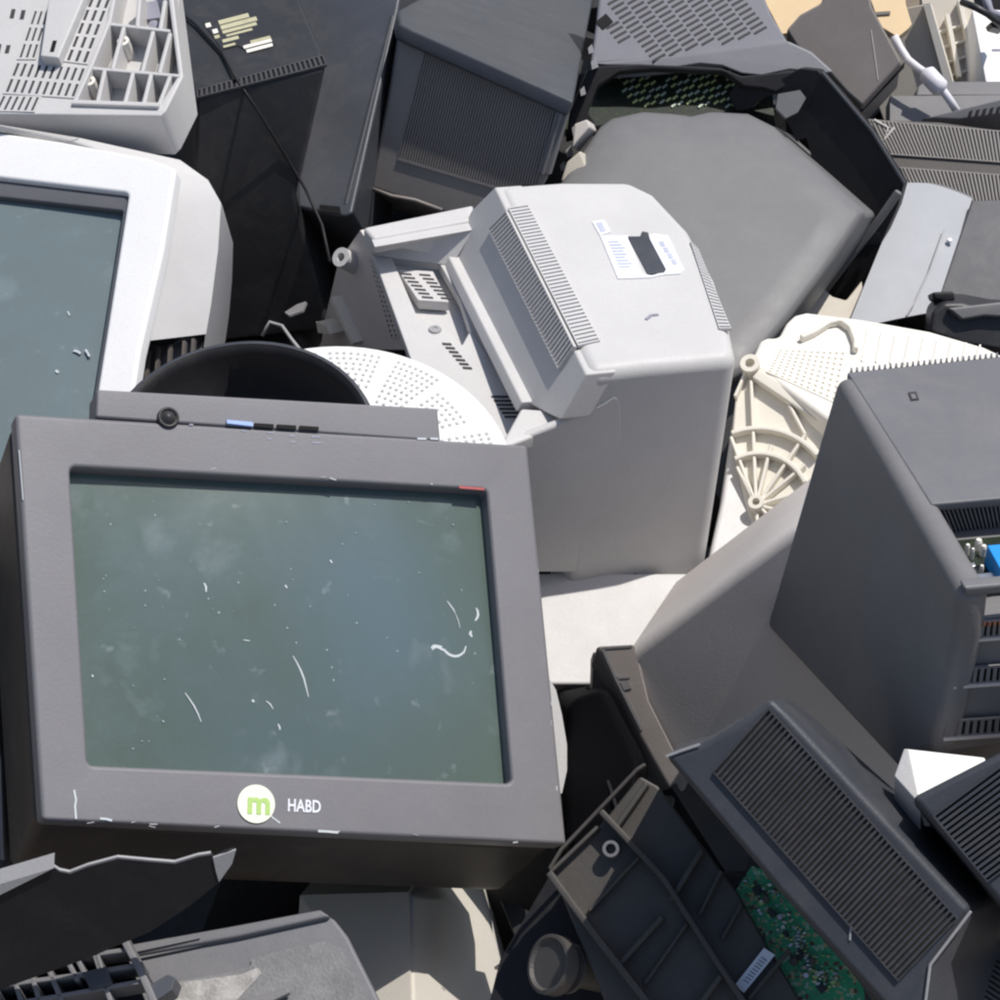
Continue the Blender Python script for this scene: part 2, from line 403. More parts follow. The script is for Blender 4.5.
for pts, wd in (([(74, 790), (76, 800), (75, 806), (76, 819)], .0014), ([(100, 818.5), (106, 819), (112, 820.5)], .0016), ([(267, 812), (273, 818), (280, 823)], .0012), ([(318, 831), (328, 831.5), (338, 832.5)], .0017), ([(19, 450), (21, 475), (23, 500)], .0006)):
    b = MB(); b.wall(A.off(.0001).q(pts), n, wd, .0003); b.build('scuff', M['chalk'], bez)

r = random.Random(33)
for i in range(16):
    e = r.random()
    if i < 8: x, y = 60 + 480 * e, 822 + 23 * e + r.uniform(-10, 0) * r.random()
    elif i < 12: x, y = 530 + 34 * e + r.uniform(-3, 1), 450 + 385 * e
    else: x, y = 80 + 400 * e, 466 + 22 * e + r.uniform(-4, -1)
    a = r.uniform(-.3, .3) + (1.5 if 8 <= i < 12 else 0); L_ = r.uniform(2, 8)
    b = MB(); b.wall(A.off(.0001).q([(x, y), (x + L_ * .5 * math.cos(a) + r.uniform(-.6, .6), y + L_ * .5 * math.sin(a)), (x + L_ * math.cos(a), y + L_ * math.sin(a))]), A.n, r.uniform(.0004, .0014), .0002)
    b.build('scuff', M['scuffc'], bez)
# ================================================================== 2 the white monitor at the left
A2 = plane(170, 170, 2.0, (-.18, .46, .87)); n = A2.n
t = thing('crt_monitor', 'white monitor at the left edge with dusty blue-grey screen', 'monitor', P(60, 400, 2.25))
b = MB(); hol = '-150,160 128,193 84,470 -195,450'; hq = A2.q(hol)
b.plate(A2.q('-190,103 60,141 150,158 176,168 163,250 140,350 116,510 -235,510'), [hq], -n * .02)
b.build('bezel', M['white'], t, .004, 3)
b = MB(); b.plate([p - n * .006 for p in A2.q('-155,158 131,191 86,474 -200,452')], [[p - n * .006 for p in A2.q('-150,177 121,207 80,464 -194,446')]], -n * .010); b.build('screen_surround', M['mgrey2'], t, .002, 2)
c = sum(hq, Vector()) / 4; sq = [c + (p - c) * 1.02 for p in hq]
b = MB(); b.grid(sq, 14, 10, lambda p, u, v: p - n * (.015 - .008 * (1 - (2 * u - 1) ** 2) * (1 - (2 * v - 1) ** 2)))
sc2 = b.build('screen', M['glass2'], t, smooth=True)
g2 = A2.off(-.011)
for pts, wd in (([(74, 351), (78, 352), (81, 354)], .0022), ([(86, 350), (90, 357)], .002), ([(56, 371), (59, 373)], .0025), ([(68, 312), (70, 316)], .0014), ([(20, 385), (22, 388)], .002)):
    b = MB(); b.wall(g2.q(pts), n, wd, .0012); b.build('scratch', M['chalk'], sc2)
b = MB()                                          # wide pale side, drawn back and torn open at the bottom
f0 = A2.off(-.001).q('150,159 176,169 163,250 152,300 146,342 138,352 124,470')
sd = [P(180, 163, 2.035), P(206, 178, 2.05), P(220, 202, 2.05), P(217, 252, 2.03), P(207, 332, 2.0), P(204, 338, 2.0), P(196, 470, 1.97)]
fr = A2.off(-.004).q('176,169 170,208 163,250 153,305 143,346 124,470')
bk = [P(208, 180, 2.06), P(221, 203, 2.055), P(218, 250, 2.035), P(211, 305, 2.015), P(206, 340, 2.0), P(190, 470, 1.95)]
# top shoulder
b.loft([[A2.off(-.017).at(*q) for q in S('-190,106 60,144 150,161 176,171 170,208 163,250 153,305 146,341')],
        [P(-180, 95, 2.05), P(80, 138, 2.06), P(180, 160, 2.06), P(208, 180, 2.06), P(221, 203, 2.055), P(218, 250, 2.035), P(211, 305, 2.015), P(206, 334, 2.005)]], 0, False, False, False)
b.build('housing_front', M['lgrey'], t, 0, smooth=True)
b = MB()
b.loft([[P(-180, 96, 2.05), P(80, 139, 2.06), P(180, 161, 2.06), P(207, 181, 2.06), P(220, 204, 2.055), P(217, 250, 2.035), P(210, 305, 2.015), P(204, 345, 2.005), P(190, 470, 1.96)],
        [P(-170, 110, 2.16), P(100, 160, 2.17), P(200, 185, 2.18), P(222, 205, 2.18), P(233, 243, 2.17), P(232, 280, 2.15), P(229, 315, 2.13), P(224, 350, 2.11), P(205, 470, 2.05)],
        [P(-100, 160, 2.35), P(100, 190, 2.36), P(180, 210, 2.37), P(200, 230, 2.37), P(205, 250, 2.36), P(204, 290, 2.34), P(202, 330, 2.32), P(200, 370, 2.3), P(190, 470, 2.25)]], 0, False, False, False)
b.build('housing_back', M['mgrey'], t, 0, smooth=True)
b = MB()                                          # inside the tear
b.prism([P(143, 344, 1.985), P(170, 346, 1.995), P(192, 330, 2.01), P(204, 334, 2.02), P(205, 400, 1.99), P(140, 400, 1.96)], V(0, -.01, -.05))
b.build('torn_opening', M['black2'], t)
for x in (150, 160, 172, 186, 195):
    b = MB(); b.wall([P(x, 352 - (x - 150) * .25, 1.975), P(x - 3, 392, 1.95)], V(-.2, .3, .9), .003, .006); b.build('inner_rib', M['brown'], t)

# ================================================================== 3 ribbed grey base panel, top left
A3 = plane(90, 60, 2.1, (-.12, .5, .86)); n = A3.n
t = thing('pedestal', 'upturned pale grey base panel with slot rows and a ribbed corner pocket', 'monitor base', P(60, 130, 2.2))
TH = -n * .062
pock = '105,25 112,-40 168,-40 181,76 163,105 158,108 78,108 74,103 91,68 86,74'
pocket = S('112,20 125,-40 163,-40 178,75 160,104 77,104 93,66')
b = MB(); b.plate(A3.q('-60,-60 166,-60 183,76 166,110 160,116 0,114 -60,113'), [A3.q(pocket)], TH)
body = b.build('shell', M['lgrey'], t, .002, 2)
b = MB(); b.prism(A3.off(-.028).q('108,16 125,-45 176,-45 183,80 163,110 72,109 88,64'), -n * .004)
b.build('pocket_floor', M['lgrey'], t)
b = MB(); F3 = A3.off(-.028)
def w3(txt, th=.004, h=.028): b.wall([p for p in F3.q(txt)], n, th, h)
def wp3(px, py): return A3.at(px, py) - n * .028
def r3(pts, th=.0045, h=.0285): b.wall([wp3(*p) for p in S(pts)], n, th, h)
r3('109,24 170,31'); r3('90,68 181,76'); r3('73,104 160,107', .006, .032); r3('75,104 92,66 110,22 122,-40', .005, .031)
r3('105,68 97,104'); r3('133,72 124,106'); r3('151,74 143,106'); r3('170,76 158,107'); r3('153,31 142,72'); r3('170,33 159,74'); r3('124,26 112,70')
r3('140,-10 137,28'); r3('165,0 160,30')
b.build('pocket_ribs', M['lgrey'], t, .0008, 1)
for (x, y) in ((88, 78), (122, 38)):
    b = MB(); b.lathe(wp3(x, y), n, [(.0065, 0), (.0065, .024), (.003, .024), (.003, .014)], 20, 0); b.build('screw_post', M['whitew'], t, smooth=False)
b = MB(); b.prism(A3.off(-.026).q('142,6 158,3 163,20 146,22'), n * .004); b.lathe(wp3(150, 15), n, [(.006, .004), (.006, .014), (0, .015)], 12)
b.build('screw_clip', M['ink'], t)
b = MB()                                          # slot fields
b.recess(A3.q('34,10 51,11 36,60 17,60'), 3, 3, .40, .80, n, .0012, .001, 0, 1)
b.recess(A3.q('16,62 88,68 76,99 3,94'), 10, 2, .40, .80, n, .0012, .001, 0, 1)
b.recess(A3.q('90,-4 114,-3 88,65 64,62'), 3, 5, .40, .80, n, .0012, .001, 0, 1)
b.recess(A3.q('2,95.5 42,97 35,112.6 -6,111.5'), 6, 1, .40, .85, n, .0012, .001, 0, 1)
for q in ('12,10 16,10 14,19 10,19', '22,11 26,11 24,20 20,20', '-2,45 2,45 0,54 -4,54', '7,46 11,46 9,54 5,54'):
    b.prism(A3.off(-.001).q(q), n * .0015, 1)
b.build('vent_slots', [M['lgrey'], M['ghole']], t)
b = MB(); b.prism(A3.off(.014).q('48,0 62,-40 100,-40 58,58 40,56'), -n * .0145); b.build('raised_block', M['lgrey'], t, .002, 2)
b = MB(); b.prism(A3.off(.0138).q('53,41 57,41 54,52 50,52'), n * .0008); b.build('block_slot', M['hole'], t)

# ================================================================== 4 black monitor with foil label
T4 = plane(260, 60, 2.28, (-.05, .72, .69)); n = T4.n
t = thing('crt_monitor', 'black monitor standing behind the white one with a worn foil label on top', 'monitor', P(260, 300, 2.45))
top = T4.q('150,-60 285,-60 302,3 322,50 327,66 196,98 180,60')
B4 = Pl(T4.at(196, 98), V(.12, -.5, .86))
bot = [P(150, 40, 2.95), P(300, 60, 2.95), P(320, 140, 2.85), P(338, 230, 2.75), B4.at(330, 330), B4.at(190, 345), P(170, 200, 2.8)]
mid = [P(150, 0, 2.8), P(280, 0, 2.8), P(292, 60, 2.7), P(322, 120, 2.6), B4.at(296, 195), B4.at(194, 220), P(175, 120, 2.6)]
b = MB(); b.loft([top, mid, bot])
b.build('housing', M['black2'], t, .006, 3)
b = MB(); b.recess(T4.q('197,91 323,56 327,66 197,99'), 26, 1, .5, .8, n, .002, .0016, 0, 1); b.build('vent_row', [M['vrow'], M['hole']], t)
lb = MB(); lb.prism(T4.off(.0004).q('203,22 246,10 276,45 250,53 238,46 222,50'), n * .0007); l4 = lb.build('worn_label', M['black2'], t)
b = MB(); r = random.Random(3)
for (x, y, L_, w_, k) in ((218, 21, 30, 4, 0), (220, 26, 36, 4, 0), (222, 31, 34, 3, 0), (226, 35, 26, 2, 0), (222, 40, 16, 3, 0), (223, 46, 12, 2, 0), (243, 46, 28, 3, 1), (246, 50, 26, 3, 1), (250, 41, 20, 3, 0), (205, 24, 5, 4, 1), (212, 30, 5, 4, 1), (214, 36, 5, 3, 0)):
    b.prism(T4.off(.0011).q([(x, y), (x + L_, y - L_ * .26), (x + L_ + w_ * .4, y - L_ * .26 + w_), (x + w_ * .4, y + w_)]), n * .0004, k)
b.build('label_print', [M['foil'], M['whitew']], l4)
b = MB(); b.tube([T4.at(172, 8) + n * .004, T4.at(196, 27) + n * .004, T4.at(222, 55) + n * .004, T4.at(236, 82) + n * .006, P(256, 108, 2.24), P(282, 150, 2.28), P(306, 190, 2.30), P(322, 225, 2.28), P(330, 262, 2.24)], .0019, 8)
tag(b.build('cable', M['black'], smooth=True), 'thin black cable draped over the foil labelled black monitor', 'cable')

# ================================================================== 5 blue-black case with a bright rounded edge
A5 = plane(340, 100, 2.37, (-.35, .42, .84)); n = A5.n
t = thing('monitor_case', 'smooth blue-black monitor case with a highlight strip on one rounded edge', 'monitor case', P(330, 210, 2.55))
b = MB(); b.prism(A5.q('270,-70 412,-70 398,10 352,214 344,217 300,208 262,190 250,60'), V(.02, -.03, -.22)); b.build('shell', M['bslate'], t, .016, 5)
b = MB(); b.wall(A5.off(-.003).q('393,16 372,100 356,165 346,206'), n, .006, .0035); b.build('ridge_highlight', M['slate'], t, .002, 3)  # strip in its own colour stands for the highlight on the ridge
b = MB(); b.prism(A5.off(.0005).q('320,205 340,207 341,214 322,212'), n * .001); b.build('notch', M['hole'], t)

# ================================================================== 6 dark case with ribbed back
T6 = plane(500, 30, 2.57, (.35, .87, .35)); n6 = T6.n
B6 = Pl(T6.at(572, 99), (T6.at(415, 29) - T6.at(572, 99)).cross(n6)); nb = B6.n
if nb.z < 0: nb = -nb; B6 = Pl(B6.p, nb)
t = thing('monitor_case', 'dark monitor case with a brown ribbed back face under its flat blue-black top', 'monitor case', P(470, 210, 2.65))
b = MB()
prof = B6.q('403,24 415,30 572,99 548,178 520,225 440,212 370,188 388,100')
b.prism(prof, V(-.03, .02, -.2)); b.build('back_shell', M['ribback'], t, .004, 2)
b = MB(); b.prism(T6.off(.001).q('385,-60 600,-60 592,6 574,101 412,29 400,23'), -n6 * .02); b.build('top_shell', M['bslate'], t, .004, 2)
b = MB(); b.recess(B6.q('428,40 560,98 534,200 398,160'), 52, 1, .5, .96, nb, .0016, .0010, 0, 1); b.build('ribs', [M['ribback'], M['brown']], t)
b = MB(); b.prism(B6.off(.006).q('560,96 571,101 549,175 538,172'), -nb * .01); b.wall(B6.off(.006).q('566,100 543,174'), nb, .004, .004); b.build('edge_rail', M['dgrey2'], t, .001, 1)
for (x, y, s_) in ((588, 48, 4), (591, 62, 5), (580, 90, 4), (572, 128, 5), (566, 150, 5), (560, 165, 4)):
    b = MB(); b.loft([[P(x, y, 2.46), P(x + s_, y - s_, 2.46), P(x + s_ * 1.5, y + s_, 2.46), P(x + 1, y + s_ * 1.5, 2.46)], [P(x, y, 2.50), P(x + s_, y - s_, 2.50), P(x + s_ * 1.5, y + s_, 2.50), P(x + 1, y + s_ * 1.5, 2.50)]])
    b.build('torn_clip', M['mgrey'], t)

# ================================================================== 7 grey vented back cover at the top
A7 = plane(690, 40, 2.56, (-.08, .62, .78)); n = A7.n
t = thing('back_cover', 'grey back cover with slanted rows of slots above a torn dark opening', 'back cover', P(700, 80, 2.65))
b = MB(); b.prism(A7.q('604,-60 742,-60 772,14 789,42 700,54 640,60 590,63 596,20'), -n * .03); sh = b.build('shell', M['grey2'], t, .005, 3)
L7 = Pl(A7.at(690, 56), V(-.05, .2, .97))
b = MB(); b.prism(L7.q('590,63 640,59 700,53 788,41 812,52 834,72 826,74 790,70 762,76 742,74 722,66 700,64 668,69 640,66 606,66'), V(0, .01, -.04)); b.build('lower_lip', M['grey2'], t, .004, 2)
b = MB(); k7 = A7.off(.0004)
for c_ in range(-3, 9):
    for k in range(-16, 14):
        y = 5 + 4.7 * k - c_ * .6; x = 618 + 20.5 * c_ + .80 * (y - 6)
        if y < -30 or y > 56 - (x - 662) * .235 or x > 745 + .72 * y or x < 612 or (c_ < 0 and y > 40): continue
        b.prism(k7.q([(x - 6, y + 3.2), (x + 6, y - 3.6), (x + 7.2, y - 1.8), (x - 4.8, y + 5.0)]), n * .0005)
b.build('vent_slots', M['ghole'], t)
b = MB(); b.prism(A7.off(.0006).q('596,22 606,14 613,22 603,30'), n * .001); b.build('latch_hole', M['hole'], t)

# ================================================================== 8 slotted circuit board under it
A8 = plane(660, 90, 2.58, (-.05, .5, .86)); n = A8.n
t = thing('circuit_board', 'dark green board with rows of pale slits showing under the torn cover', 'circuit board', P(660, 110, 2.65))
b = MB(); b.prism(A8.q('570,60 770,60 775,125 565,135'), -n * .004); b.build('board', M['dpcb'], t)
b = MB(); r = random.Random(5)
for k in range(5):
    for j in range(9):
        for i in range(3):
            if r.random() < .12: continue
            x = 606 + k * 27 + j * 5.2 + i * 6.5 - 5; y = 69 + j * 5.6 - i * 2.2 + k * .4
            if y > 108 or x > 738: continue
            b.prism(A8.off(.001).q([(x, y), (x + 4.6, y - 3.4), (x + 5.8, y - 1.9), (x + 1.2, y + 1.6)]), n * .001, 0 if r.random() < .6 else 1)
b.build('slits', [plastic('pale green slit', (.62, .70, .30), .5, .4), plastic('grey green slit', (.50, .58, .45), .5, .3)], t)

# ================================================================== 9 grey monitor with a broken black bezel
A9 = plane(740, 220, 2.36, (.02, .60, .80)); n = A9.n
t = thing('crt_monitor', 'grey rounded monitor lying on its face inside a broken black bezel', 'monitor', P(740, 300, 2.55))
fo = A9.q('600,126 612,118 640,112 672,114 690,116 708,112 748,114 774,127 820,169 866,212 832,262 790,318 745,372 660,420 560,300 548,200')
b = MB(); bk = [p + V(.045, .02, -.16) for p in fo]
ce = A9.at(715, 240); ins = lambda k, h: [ce + (p - ce) * k + n * h for p in fo]
b.loft([ins(.70, .012), ins(.86, .0095), ins(.95, .005), fo, [lerp(p, q, .12) + (p - ce) * .004 - n * .004 for p, q in zip(fo, bk)], bk]); b.build('housing', M['grey'], t, .006, 3)
b = MB()
F9 = plane(830, 180, 2.51, (-.35, -.25, .9))
rag = [(738, 78), (760, 84), (778, 80), (800, 68), (818, 70), (838, 92), (870, 130), (904, 184), (898, 206), (880, 246), (862, 288), (838, 306), (800, 312), (808, 296), (838, 262), (868, 216), (858, 204), (836, 186), (812, 160), (806, 138), (796, 142), (790, 128), (782, 116), (788, 104), (776, 94), (762, 98), (748, 110), (736, 112), (728, 96)]
b.prism(F9.q(rag), -F9.n * .03); bz = b.build('broken_bezel', M['black'], t, .002, 2)
b = MB(); b.wall([F9.at(898, 192) + V(0, 0, .01), F9.at(880, 218) + V(0, 0, .01), F9.at(808, 312) + V(0, 0, .01)], F9.n, .010, .008); b.build('bezel_lip', M['dgrey2'], bz, .003, 3)
b = MB(); b.wall(F9.q('822,72 872,131 905,184'), F9.n, .004, .004); b.build('bezel_edge', M['bslate'], bz, .001, 1)
b = MB()
b.prism([P(x, y, 2.50) for x, y in S('578,74 600,66 640,64 690,66 722,68 742,76 762,74 800,70 806,76 776,92 764,88 744,86 724,72 690,71 656,69 620,72 598,86 588,112 596,124 586,134 566,140 570,110')], V(0, 0, -.02))
b.build('torn_rim', M['black'], t, .002, 1)
b = MB(); b.prism([P(x, y, 2.47) for x, y in S('778,94 800,90 806,98 798,112 786,118 776,108')], V(0, 0, -.01)); b.build('broken_tab', M['grey'], t)
b = MB(); b.prism([P(x, y, 2.40) for x, y in S('566,162 580,150 590,176 584,182 560,182')], V(.02, 0, -.05)); b.build('corner_tab', M['beige'], t, .003, 2)
b = MB(); b.prism([P(x, y, 2.43) for x, y in S('574,124 587,119 590,127 580,138 572,148')], V(.01, 0, -.03)); b.build('corner_tab', M['taupe'], t, .002, 2)

# ================================================================== 10-15 the far right background
t = thing('plastic_box', 'brown-grey tilted plastic box with dark underside at the top of the heap', 'box', P(840, 90, 2.75))
A10 = plane(845, 50, 2.62, (-.12, -.05, .99))
b = MB(); b.prism(A10.q('786,30 800,14 822,2 826,-30 866,-30 872,6 902,62 882,84 862,106 846,92 830,74 812,62 796,46'), V(.015, -.012, -.10)); b.build('shell', M['umber'], t, .004, 2)
b = MB(); b.prism(A10.off(-.02).q('905,62 904,68 862,112 858,104 880,84'), V(.0, -.0, -.05)); b.build('dark_underside', M['black'], t)
b = MB(); b.wall(A10.off(.0002).q('871,30 874,50 878,80'), A10.n, .0012, .0005); b.build('scratch', M['taupe'], t)
A11 = plane(800, 10, 2.95, (0, .5, .87))
b = MB(); b.prism(A11.q('748,-30 840,-30 842,0 800,30 782,34'), -A11.n * .012)
tag(b.build('board', M['tan'], bevel=.001), 'tan board in the sun behind the grey slotted cover', 'board')
t = thing('board', 'tan board with rounded corner behind the brown box', 'board', P(890, 30, 2.95))
A11 = plane(890, 15, 2.85, (.0, .5, .87))
b = MB(); b.prism(A11.q('860,-30 903,-30 906,4 912,24 909,28 898,37 880,26'), -A11.n * .012); b.build('panel', M['tan'], t, .001, 1)
b = MB(); b.prism(A11.off(.001).q('874,13 890,12 890,15 876,16'), A11.n * .002); b.build('slot', M['brown'], t)
A12 = plane(915, 60, 2.90, (-.3, -.15, .94))
t = thing('beige_case', 'beige case side panel with a white ribbed grille at the top right corner', 'computer case', P(920, 80, 3.0))
b = MB(); b.prism(A12.q('880,30 905,8 924,4 946,82 944,90 884,122 876,100'), V(.02, 0, -.06)); b.build('side_panel', M['beige'], t, .002, 2)
b = MB(); b.prism(A12.off(.012).q('923,4 930,3 953,83 945,84'), -A12.n * .03); b.build('panel_edge', M['cream'], t)
G12 = plane(955, 50, 2.93, (-.1, .2, .97))
b = MB(); b.prism(G12.q('920,-10 972,-10 988,82 938,84'), -G12.n * .02, 1)
for s0, s1 in (((946, 20), (958, 82)), ((958, 4), (975, 82)), ((934, 40), (944, 66))):
    b.wall(G12.q([s0, s1]), G12.n, .006, .02)
for y in (30, 46, 62, 76): b.wall(G12.q([(936 + y * .1, y + 4), (982, y - 8)]), G12.n, .003, .01)
b.build('grille', [M['cream'], M['beige']], t)
t = thing('white_case', 'white equipment case at the top right corner behind the grille', 'equipment case', P(990, 60, 3.0))
W12 = plane(985, 40, 2.86, (.05, .5, .86))
b = MB(); b.prism(W12.q('972,10 985,8 1040,14 1040,83 986,82'), -W12.n * .08); b.build('shell', M['white'], t, .002, 2)
b = MB(); b.prism(W12.off(.0005).q('992,49 1003,49 1003,51 992,51'), W12.n * .0006); b.build('small_print', M['ink'], t)
t = thing('wire_bundle', 'dark wires tangled at the very top right corner', 'wires', P(985, 12, 2.8))
b = MB(); b.tube([P(962, 2, 2.8), P(975, 7, 2.78), P(988, 14, 2.78), P(1005, 28, 2.8)], .005); b.build('wire', M['black2'], t, smooth=True)
b = MB(); b.tube([P(985, -5, 2.8), P(990, 12, 2.79), P(1004, 18, 2.8)], .006); b.build('wire', M['ink'], t, smooth=True)
b = MB(); b.prism([P(990, 22, 2.8), P(1004, 20, 2.8), P(1004, 30, 2.8), P(992, 27, 2.8)], V(0, 0, -.03)); b.build('plug', M['black2'], t, .002)
t = thing('monitor_cable', 'white cable with a fat ferrite bead at the upper right', 'cable', P(935, 100, 2.7))
b = MB(); b.tube([P(894, 36, 2.72), P(900, 48, 2.72), P(908, 60, 2.71), P(918, 68, 2.70), P(930, 76, 2.69), P(944, 92, 2.68), P(951, 102, 2.68), P(956, 110, 2.70), P(958, 122, 2.75)], .0055, 12); b.build('cord', M['cable'], t, smooth=True)
b = MB(); b.tube([P(925, 72, 2.695), P(927, 74, 2.69), P(940, 88, 2.68), P(943, 91, 2.68)], [.006, .0125, .0125, .007], 16); b.build('ferrite_bead', M['cable'], t, smooth=True)
t = thing('dark_frame', 'dark grey frame rail lying under the white cable at the right edge', 'frame', P(950, 105, 2.8))
b = MB(); b.prism([P(918, 87, 2.76), P(924, 81, 2.76), P(1020, 81, 2.76), P(1020, 95, 2.74), P(916, 95, 2.74)], V(0, -.01, -.05)); b.build('rail', M['dgrey2'], t, .003)
b = MB(); b.prism([P(890, 96, 2.74), P(1000, 95, 2.74), P(1020, 120, 2.7), P(890, 122, 2.7)], V(0, -.01, -.03)); b.build('tray_floor', M['dgrey2'], t)
b = MB(); b.prism([P(922, 118, 2.66), P(1020, 94, 2.62), P(1020, 112, 2.62), P(960, 119, 2.64)], V(0, -.01, -.03)); b.build('cross_rail', M['dgrey'], t, .003)
b = MB()
for i in range(7): b.prism([P(968 + i * 7, 118 - i, 2.615), P(971 + i * 7, 117 - i, 2.615), P(973 + i * 7, 110 - i, 2.615), P(970 + i * 7, 111 - i, 2.615)], V(0, 0, -.006))
b.build('teeth', M['black'], t)
t = thing('monitor_case', 'brown-grey monitor case with two bands of fine upright ribs at the right edge', 'monitor case', P(950, 200, 2.8))
A14 = plane(940, 150, 2.60, (-.05, .25, .96)); n = A14.n
b = MB(); b.prism(A14.q('862,118 940,121 1040,135 1040,300 960,330 880,300'), -n * .15); b.build('shell', M['brown'], t, .006, 3)
b = MB(); b.recess(A14.q('868,120 1040,135 1040,166 886,155'), 44, 1, .45, .94, n, .003, .0024, 0, 1)
b.recess(A14.q('900,168 1040,178 1040,212 915,200'), 36, 1, .45, .94, n, .003, .0024, 0, 1); b.build('ribs', [M['ribback'], M['brown']], t)
b = MB(); b.tube(A14.off(.003).q('874,120 888,128 884,140 894,128'), .002); b.build('torn_string', M['taupe'], t)
A15 = plane(910, 260, 2.50, (.02, .62, .78)); n = A15.n
t = thing('metal_sheet', 'bent aluminium sheet leaning beside the black bezel on the right', 'metal sheet', P(900, 320, 2.5))
b = MB(); q = A15.q('907,184 977,184 936,306 846,330'); b.grid(q, 8, 10, lambda p, u, v: p + n * (.006 * math.sin(v * 3.1 + .4) - .008 * u * u)); pts = list(b.v); fs = list(b.f)
b.add([p - n * .0015 for p in pts], [list(reversed(f)) for f in fs]); b.build('sheet', M['alu'], t, smooth=True)
b = MB(); b.wall(A15.off(.006).q('944,230 930,270 916,300 906,316'), n, .002, .001); b.build('crease', M['mgrey'], t)
b = MB(); b.lathe(A15.at(949, 243) + n * .004, n, [(.004, 0), (.003, .002), (0, .0025)], 12); b.build('rivet', M['white'], t)
b = MB(); A = plane(980, 250, 2.52, (.0, .45, .89)); b.prism(A.q('972,200 1030,198 1030,320 1000,312 938,298'), -A.n * .05)
tag(b.build('plastic_sheet', M['sheet'], bevel=.003), 'plain dark grey panel beside the aluminium sheet at the right edge', 'panel')
t = thing('broken_housing', 'black crumpled housing piece at the right edge above the cream stand', 'broken housing', P(970, 335, 2.45))
b = MB(); b.loft([[P(x, y, 2.42) for x, y in S('924,330 926,306 940,292 962,293 990,298 1030,300 1030,365 960,352 924,336')], [P(x, y, 2.37) for x, y in S('930,330 932,312 944,303 962,303 990,310 1030,315 1030,355 965,345 932,334')]]); b.build('shell', M['black2'], t, .006, 3)
b = MB(); b.prism([P(x, y, 2.38) for x, y in S('932,292 954,291 956,300 946,302 934,299')], V(0, 0, -.03)); b.build('latch', M['black'], t, .003, 2)
b = MB(); b.prism([P(x, y, 2.36) for x, y in S('948,308 1000,302 1020,306 1020,318 985,316 962,320')], V(0, 0, -.02)); b.build('bent_flap', M['dgrey2'], t, .003, 2)
b = MB(); A = plane(830, 315, 2.46, (0, .5, .86)); b.prism(A.q('806,300 818,283 824,288 832,296 846,300 862,280 866,318 842,322 802,318'), -A.n * .03)
tag(b.build('beige_scrap', M['beige'], bevel=.002), 'beige plastic scrap in the gap beneath the black bezel', 'plastic scrap')

# ================================================================== 16 cream stand with ribs
A16 = plane(775, 460, 2.08, (-.25, .42, .87)); n = A16.n
t = thing('monitor_stand', 'cream swivel stand on edge showing curved ribs and a dotted top plate', 'monitor stand', P(770, 540, 2.2))
b = MB(); b.prism(A16.q('744,366 756,372 834,424 840,560 757,552 744,500 731,440 735,398'), -n * .012); b.build('ribbed_plate', M['cream'], t, .003, 2)
b = MB()
def ra(c, r, a0, a1, k=12): return [(c[0] + r * math.cos(math.radians(a0 + (a1 - a0) * i / k)), c[1] - r * math.sin(math.radians(a0 + (a1 - a0) * i / k))) for i in range(k + 1)]
b.wall(A16.q(ra((760, 508), 76, 111, 40)), n, .005, .011); b.wall(A16.q(ra((760, 508), 51, 118, 25)), n, .005, .011)
for q in ('758,508 806,438', '758,508 806,494', '758,508 790,538', '757,508 760,552', '757,508 732,440', '752,384 757,505', '736,400 748,372', '757,508 744,480', '757,508 772,448', '757,508 806,468', '757,508 806,520', '757,508 738,470', '790,408 806,438'):
    b.wall(A16.q(q), n, .0035, .009)
b.build('ribs', M['cream'], t, .0008, 1)
b = MB(); b.wall(A16.q('757,378 835,430'), n, .013, .012); b.build('edge_bar', M['cream'], t, .002, 2)
for (x, y, r_) in ((752, 370, .0105), (758, 508, .008)):
    b = MB(); b.lathe(A16.at(x, y), n, [(r_, 0), (r_, .016), (r_ * .5, .016), (r_ * .5, .006), (0, .006)], 24); b.build('screw_post', M['cream'], t)
T16 = plane(820, 350, 2.14, (.0, .72, .69)); n = T16.n
b = MB(); b.prism(T16.q('750,362 760,340 766,336 778,337 786,322 794,314 806,311 862,318 930,330 985,346 1020,362 1020,420 840,430 826,418'), -n * .03); b.build('top_plate', M['whitew'], t, .006, 3)
b = MB(); b.recess(T16.q('778,350 846,352 836,404 766,372'), 11, 9, .45, .42, n, .001, .0008, 0, 1); b.build('perforations', [M['whitew'], M['beige']], t)
b = MB(); b.wall(T16.q('800,342 814,336 828,327 840,325 850,332 855,345 855,354'), n, .006, .009); b.build('handle_rim', M['cream'], t, .002, 3)
b = MB()
for i in range(9): b.wall(T16.q([(868 + i * 14, 330 + i * 2), (862 + i * 14, 362 + i)]), n, .002, .002)
b.build('grooves', M['whitew'], t)

# ================================================================== 17 the big light grey monitor in the middle
D17 = 1.85
e1 = V(-.247, .609, -.754).normalized(); e2 = V(.967, .104, -.233).normalized(); e3 = V(-.063, -.786, -.615).normalized()
p0 = P(588, 372, D17)
T = Pl(p0, -e3); Lf = Pl(p0, -e2); Lw = Pl(p0, -e1)
t = thing('crt_monitor', 'light grey monitor lying face down in the middle with torn white labels', 'monitor', P(640, 640, 2.05))
topo = S('588,372 541,279 495,186 506,183 560,179 630,179 656,192 690,228 716,276 730,320 738,357 700,361 650,365')
tq = T.q(topo)
b = MB(); cen = T.at(620, 270)
b.loft([tq, [p + e3 * .10 + (p - cen) * .01 for p in tq], [p + e3 * .29 + (p - cen) * .02 for p in tq]])
b.build('rear_shell', M['lgrey'], t, .018, 6, ang=24)
b = MB(); Lq = Pl(Lw.at(622, 450), -e1 + e2 * .06)
